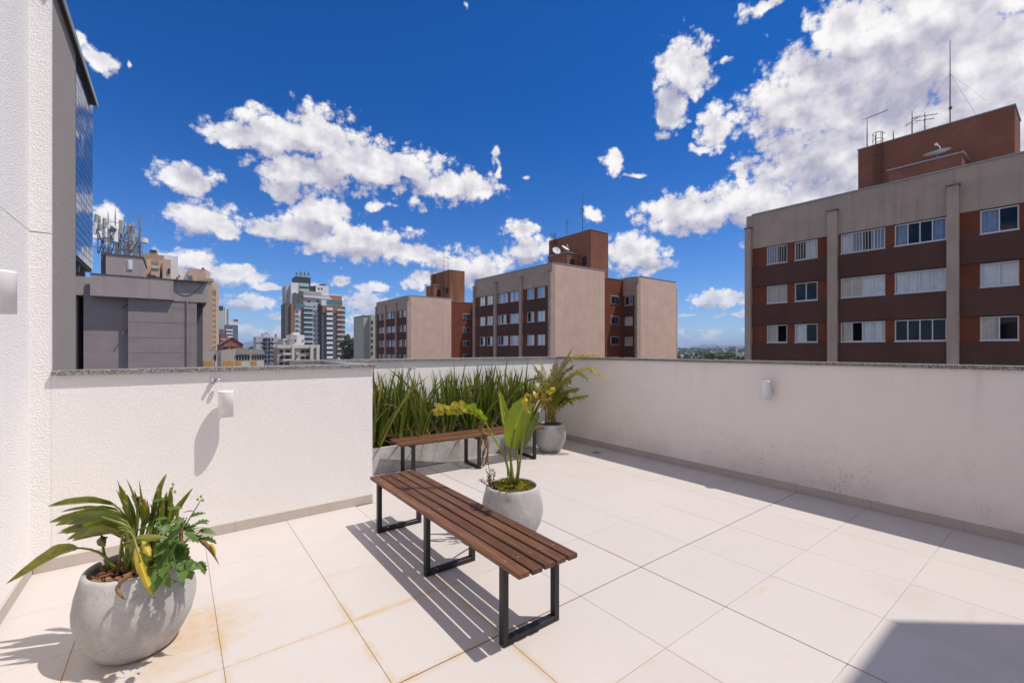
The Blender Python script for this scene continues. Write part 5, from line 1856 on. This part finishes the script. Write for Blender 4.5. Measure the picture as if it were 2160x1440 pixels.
def moss():
    xy = cam_xy(*PM)
    disc('soil', 'dark soil in the mossy middle pot', 'soil', xy, .425, .197, M['soil'], .012, 5, 'stuff')
    rr = random.Random(15)
    m = MB()
    for k in range(2600):
        a, q = rr.uniform(0, 6.283), .204 * math.sqrt(rr.random())
        x, y = q * math.cos(a), q * math.sin(a)
        if (math.sin(x * 31 + 1) * math.cos(y * 27) > .45):
            continue
        z = .016 * (1 - (q / .204) ** 2) + .008 * math.sin(x * 40) * math.cos(y * 37)
        h = rr.uniform(.006, .018)
        s = rr.uniform(.003, .006)
        b = Vector((x, y, z))
        d = Vector((rr.gauss(0, .5), rr.gauss(0, .5), 1)).normalized() * h
        w = Vector((rr.gauss(0, 1), rr.gauss(0, 1), .2)).normalized() * s
        m.add([b - w, b + w, b + d + w * .6, b + d - w * .6], [(0, 1, 2, 3)])
    # a tuft hangs over the near rim
    fw = Vector((SA, CA, 0))
    rt = Vector((CA, -SA, 0))
    for k in range(420):
        t = rr.random()
        b = -fw * (.200 + .030 * t) + rt * (-.015 + rr.gauss(0, .022 * (1 - .4 * t))) + Vector((0, 0, .030 - .085 * t))
        d = (-fw * rr.uniform(.2, 1) + rt * rr.gauss(0, .6) + Vector((0, 0, rr.gauss(-.2, .5)))).normalized() * rr.uniform(.008, .016)
        w = Vector((rr.gauss(0, 1), rr.gauss(0, 1), rr.gauss(0, 1))).normalized() * .004
        m.add([b - w, b + w, b + d + w * .6, b + d - w * .6], [(0, 1, 2, 3)])
    o = m.build('moss', M['moss'])
    o.location = (xy[0], xy[1], .434)
    tag(kind(o, 'stuff'), 'yellow green moss covering the soil of the middle pot', 'moss')


moss()


def palm():
    P = Plant('palm', 'yellowing feathery palm in the pot beside the back bench', 'plant', PB)
    xy = cam_xy(*PB)
    disc('soil', 'dark soil in the back pot under the palm', 'soil', xy, .40, .185, M['soil'], .012, 7, 'stuff')
    rr = random.Random(31)
    fr = [([(1162, 884, 0), (1185, 812, -.1), (1232, 780, -.2), (1278, 797, -.25)], 'palm_dry'), ([(1163, 884, 0), (1178, 800, .05), (1208, 757, .05), (1268, 750, 0)], 'palm_dry'),
          ([(1163, 884, 0), (1178, 790, .1), (1204, 742, .1)], 'palm_dry'), ([(1158, 884, 0), (1150, 820, .1), (1128, 775, .15)], 'palm_green'),
          ([(1165, 880, -.02), (1195, 850, -.12), (1236, 836, -.2)], 'palm_green'), ([(1165, 882, 0), (1188, 836, -.1), (1216, 822, -.15)], 'palm_green'),
          ([(1160, 882, -.03), (1172, 828, -.15), (1196, 800, -.25)], 'palm_green'), ([(1157, 884, 0), (1148, 840, -.1), (1122, 812, -.2)], 'palm_green'),
          ([(1160, 884, 0), (1163, 820, .05), (1172, 770, .1)], 'palm_dry'), ([(1156, 884, .05), (1140, 845, .1), (1112, 835, .15)], 'palm_green'),
          ([(1162, 884, .05), (1180, 845, .1), (1202, 848, .1)], 'palm_green'), ([(1160, 882, -.05), (1176, 850, -.15), (1190, 835, -.2)], 'palm_green'),
          ([(1158, 884, 0), (1154, 815, .15), (1140, 760, .2)], 'palm_dry'), ([(1158, 884, 0), (1160, 845, -.1), (1152, 818, -.2)], 'palm_green'),
          ([(1163, 884, 0), (1190, 825, .1), (1212, 790, .1), (1240, 800, .1)], 'palm_dry'), ([(1163, 884, 0), (1176, 830, .0), (1186, 795, .0), (1206, 775, 0)], 'palm_green')]
    for k, (pts, mt) in enumerate(fr):
        n = 26
        c = spline([P.p(*q) for q in pts], n)
        r_ = MB().tube(c, [.007 - .00022 * i for i in range(n)], 5)
        o = r_.build('frond', M['palm_dry'], P.t, smooth=True)
        m = MB()
        for i in range(6, n):
            t = i / n
            tan = (c[min(i + 1, n - 1)] - c[i - 1]).normalized()
            sd = tan.cross(Vector((0, 0, 1)))
            sd = sd.normalized() if sd.length > .05 else Vector((1, 0, 0))
            ln = .22 * math.sin(math.pi * min(1, .18 + t * .78)) + .04
            for sg in (-1, 1):
                for q in range(3):
                    a = c[i].lerp(c[i - 1], .33 * q)
                    d = (sd * sg * rr.uniform(.6, 1) + tan * rr.uniform(.5, 1.0) + Vector((0, 0, rr.uniform(.0, .35)))).normalized()
                    e = a + d * ln * rr.uniform(.7, 1.05)
                    e2 = e + Vector((0, 0, -ln * rr.uniform(.05, .45)))
                    mid = a.lerp(e, .6) + Vector((0, 0, .01))
                    w = tan * .0075
                    m.add([a - w * .6, a + w * .6, mid + w, e2, mid - w], [(0, 1, 2, 4), (4, 2, 3)])
        m.build('leaflets', M[mt], o)
    m = MB()
    for k in range(5):
        a = P.p(1152 + 5 * k, 892, rr.uniform(-.04, .04))
        m.tube([a, a + Vector((rr.uniform(-.03, .03), 0, .16)), a + Vector((rr.uniform(-.05, .05), 0, .32))], [.016, .013, .008], 7)
    m.build('cane', M['leaf_amber'], P.t, smooth=True)


palm()


# ================================================================ trough with sword leaved plants
TX0, TX1, TY0, TY1, TZ1 = XP + .004, 4.93, 5.52, YB - .004, .335


def trough():
    t = thing('planter_trough', 'long grey concrete trough against the back parapet', 'planter', (0, 0, 0))
    w = .045
    MB().box(TX0, TX1, TY0, TY0 + w, 0.001, TZ1).build('front_panel', M['pot_concrete'], t, bevel=.003)
    MB().box(TX0, TX1, TY1 - w, TY1, 0.001, TZ1).build('back_panel', M['pot_concrete'], t, bevel=.003)
    MB().box(TX0, TX0 + w, TY0 + w + .001, TY1 - w - .001, 0.001, TZ1).build('end_panel', M['pot_concrete'], t, bevel=.003)
    MB().box(TX1 - w, TX1, TY0 + w + .001, TY1 - w - .001, 0.001, TZ1).build('end_panel', M['pot_concrete'], t, bevel=.003)
    MB().box(TX0 + w + .001, TX1 - w - .001, TY0 + w + .001, TY1 - w - .001, 0.001, TZ1 - .04).build('soil', M['soil'], t)


trough()


def sword_plants():
    rr = random.Random(77)
    meshes = []
    for k in range(18):
        r2 = random.Random(100 + k)
        h = 1.0
        lean = r2.uniform(.02, .22) if k < 13 else r2.uniform(.35, .75)
        droop = r2.uniform(0, .06) if k < 13 else r2.uniform(.05, .35)
        pts = [(0, 0, 0), (lean * .30, 0, h * .36), (lean * .68, r2.uniform(-.03, .03), h * .70), (lean + droop * .3, 0, h * (1 - droop))]
        m = MB()
        blade(m, pts, .0205, roll=r2.uniform(0, 1.3), fold=.35, n=9, shape='sword', seed=k, view=(0, 1, 0))
        meshes.append([m.mesh('leaf', M[q], smooth=True) for q in ('sword_a', 'sword_b', 'sword_c')])
    n = 17
    for c in range(n):
        x = TX0 + .10 + (TX1 - TX0 - .22) * (c + .5) / n + rr.uniform(-.04, .04)
        y = (TY0 + TY1) / 2 + (-.06 if c % 2 else .06) + rr.uniform(-.03, .03)
        lb = 'clump of upright sword shaped green leaves growing in the concrete trough'
        if c == 0:
            lb = 'leftmost clump of sword shaped leaves in the trough beside the parapet end'
        elif c == n - 1:
            lb = 'rightmost clump of sword shaped leaves in the trough nearest the palm'
        t = thing('sword_plant', lb, 'plant', (x, y, TZ1 - .045), 0, 'sword leaved plants in the trough')
        hc = rr.uniform(.84, 1.10)
        for k in range(rr.randrange(32, 46)):
            a = rr.uniform(0, 2 * math.pi)
            q = rr.random()
            far = rr.random() < .19
            ms = meshes[rr.randrange(13, 18) if far else rr.randrange(0, 13)]
            me = ms[0 if q < .46 else (1 if q < .86 else 2)]
            h = (rr.uniform(.62, 1.02) * hc) if not far else rr.uniform(.45, .85)
            if rr.random() < .10:
                h = rr.uniform(1.0, 1.18)
            r0 = rr.uniform(0, .09)
            if far and math.sin(a) > .2:
                a = -a
            inst('leaf', me, t, (r0 * math.cos(a), r0 * math.sin(a) * .8, 0), (R(rr.uniform(-4, 4)), R(rr.uniform(-4, 4)), a), (h, rr.uniform(.9, 1.45), h))
        # dry blades at the foot
        m = MB()
        for k in range(7):
            a = rr.uniform(0, 6.283)
            d = Vector((math.cos(a), math.sin(a) * .7, 0))
            L_ = rr.uniform(.25, .5)
            blade(m, [(0, 0, 0), d * L_ * .4 + Vector((0, 0, L_ * .5)), d * L_ + Vector((0, 0, L_ * rr.uniform(-.1, .5)))], .007, roll=.5, fold=.5, n=6, shape='sword', seed=k)
        m.build('dry_leaves', M['leaf_dead'], t)


sword_plants()


# ================================================================ lamps, taps, drain
def wall_lamp(label, loc, rotz, top_open=True):
    """cylinder lamp on a wall whose face looks along local -y; loc is the wall point at mid height"""
    t = thing('wall_lamp', label, 'wall lamp', loc, rotz, 'white cylinder wall lamps')
    r, h, d = .056, .22, .105
    MB().lathe([(r - .006, -h / 2 + .004), (r - .006, -h / 2), (r, -h / 2), (r, h / 2 - .012), (r + .0, h / 2), (r - .006, h / 2), (r - .006, h / 2 - .008)], 40, (0, -d, 0), True).build('body', M['lamp_white'], t, smooth=True)
    b = t.children[-1]
    for p in b.data.polygons:
        p.use_smooth = abs(p.normal.z) < .5
    MB().lathe([(.001, h / 2 - .010), (r - .0065, h / 2 - .010), (r - .0065, h / 2 - .014), (.001, h / 2 - .014)], 30, (0, -d, 0), True).build('lens', M['lamp_glass'], t)
    MB().lathe([(.001, -h / 2 + .002), (r - .0065, -h / 2 + .002), (r - .0065, -h / 2 + .006), (.001, -h / 2 + .006)], 30, (0, -d, 0), True).build('lens', M['lamp_glass'], t)
    MB().box(-.018, .018, -d + r - .004, -.012, -.018, .018).build('bracket_arm', M['lamp_white'], t)
    o = MB().lathe([(.001, 0), (.036, 0), (.038, .003), (.038, .012), (.001, .012)], 24).build('wall_plate', M['lamp_white'], t)
    o.rotation_euler = (R(90), 0, 0)
    o.location = (0, -.0005, 0)


# centre columns of the lamps are taken at the body, 0.105 m off the wall
wall_lamp('white cylinder lamp on the sunlit left parapet below the chrome tap', (x_on(476, YL - .105), YL, z_on(476, 851, YL - .105)), 0)
wall_lamp('white cylinder lamp on the shaded right parapet', (XR, 2.30, 1.125), R(-90))
wall_lamp('white cylinder lamp at the left picture edge on the tall wall', (XL, 3.40, 1.89), R(90))
wall_lamp('white cylinder lamp on the back parapet hidden by leaves at the left', (2.02, YB, 1.125), 0)
wall_lamp('white cylinder lamp on the back parapet behind the palm', (5.02, YB, 1.125), 0)


def tap(label, loc):
    t = thing('wall_tap', label, 'tap', loc, 0, 'chrome wall fittings')
    m = MB().lathe([(.001, 0), (.017, 0), (.017, .03), (.012, .032), (.012, .055), (.001, .055)], 16)
    o = m.build('spout', M['steel_bright'], t, smooth=True)
    o.rotation_euler = (R(78), 0, R(-14))
    MB().lathe([(.001, 0), (.022, 0), (.022, .006), (.001, .006)], 18).build('wall_plate', M['steel_bright'], t).rotation_euler = (R(90), 0, 0)
    k = MB().lathe([(.001, 0), (.015, .001), (.017, .012), (.015, .024), (.001, .026)], 14).build('knob', M['steel_bright'], t, smooth=True)
    k.location = (.024, -.045, .004)
    k.rotation_euler = (0, R(90), R(-10))


tap('small chrome tap above the lamp on the left parapet', (x_on(450, YL - .03), YL, z_on(450, 803, YL - .03)))
tap('small chrome tap on the back parapet above the sword leaves', (x_on(867, YB - .03), YB, z_on(867, 777, YB - .03)))


def drain():
    p = at(1258, 954, 1496 / (954 - 735))
    t = thing('floor_drain', 'square metal floor drain near the shaded right wall', 'drain', (p.x, p.y, 0))
    a = .075
    MB().box(-a, a, -a, a, .0005, .0025).build('plate', M['galvanised'], t)
    MB().lathe([(.040, .0026), (.048, .0045), (.052, .0045), (.056, .0026)], 24, closed=True).build('ring', M['steel_bright'], t)
    m = MB()
    for k in range(5):
        m.box(-.034, .034, -.032 + k * .014, -.026 + k * .014, .0027, .0034)
    m.build('slots', M['steel_black'], t)


drain()


# ================================================================ air
def haze():
    s = 13000
    m = bpy.data.materials.new('air')
    m.use_nodes = True
    nt = m.node_tree
    nt.nodes.clear()
    out = nt.nodes.new('ShaderNodeOutputMaterial')
    v = nt.nodes.new('ShaderNodeVolumePrincipled')
    v.inputs['Color'].default_value = (0.52, 0.68, 1.0, 1)
    v.inputs['Density'].default_value = 0.00012
    nt.links.new(v.outputs[0], out.inputs['Volume'])
    o = MB().box(-s, s, -s, s, GROUND - 2, 190).build('haze', m)
    kind(o, 'stuff')
    tag(o, 'pale blue distant air over the far hills', 'haze')


haze()
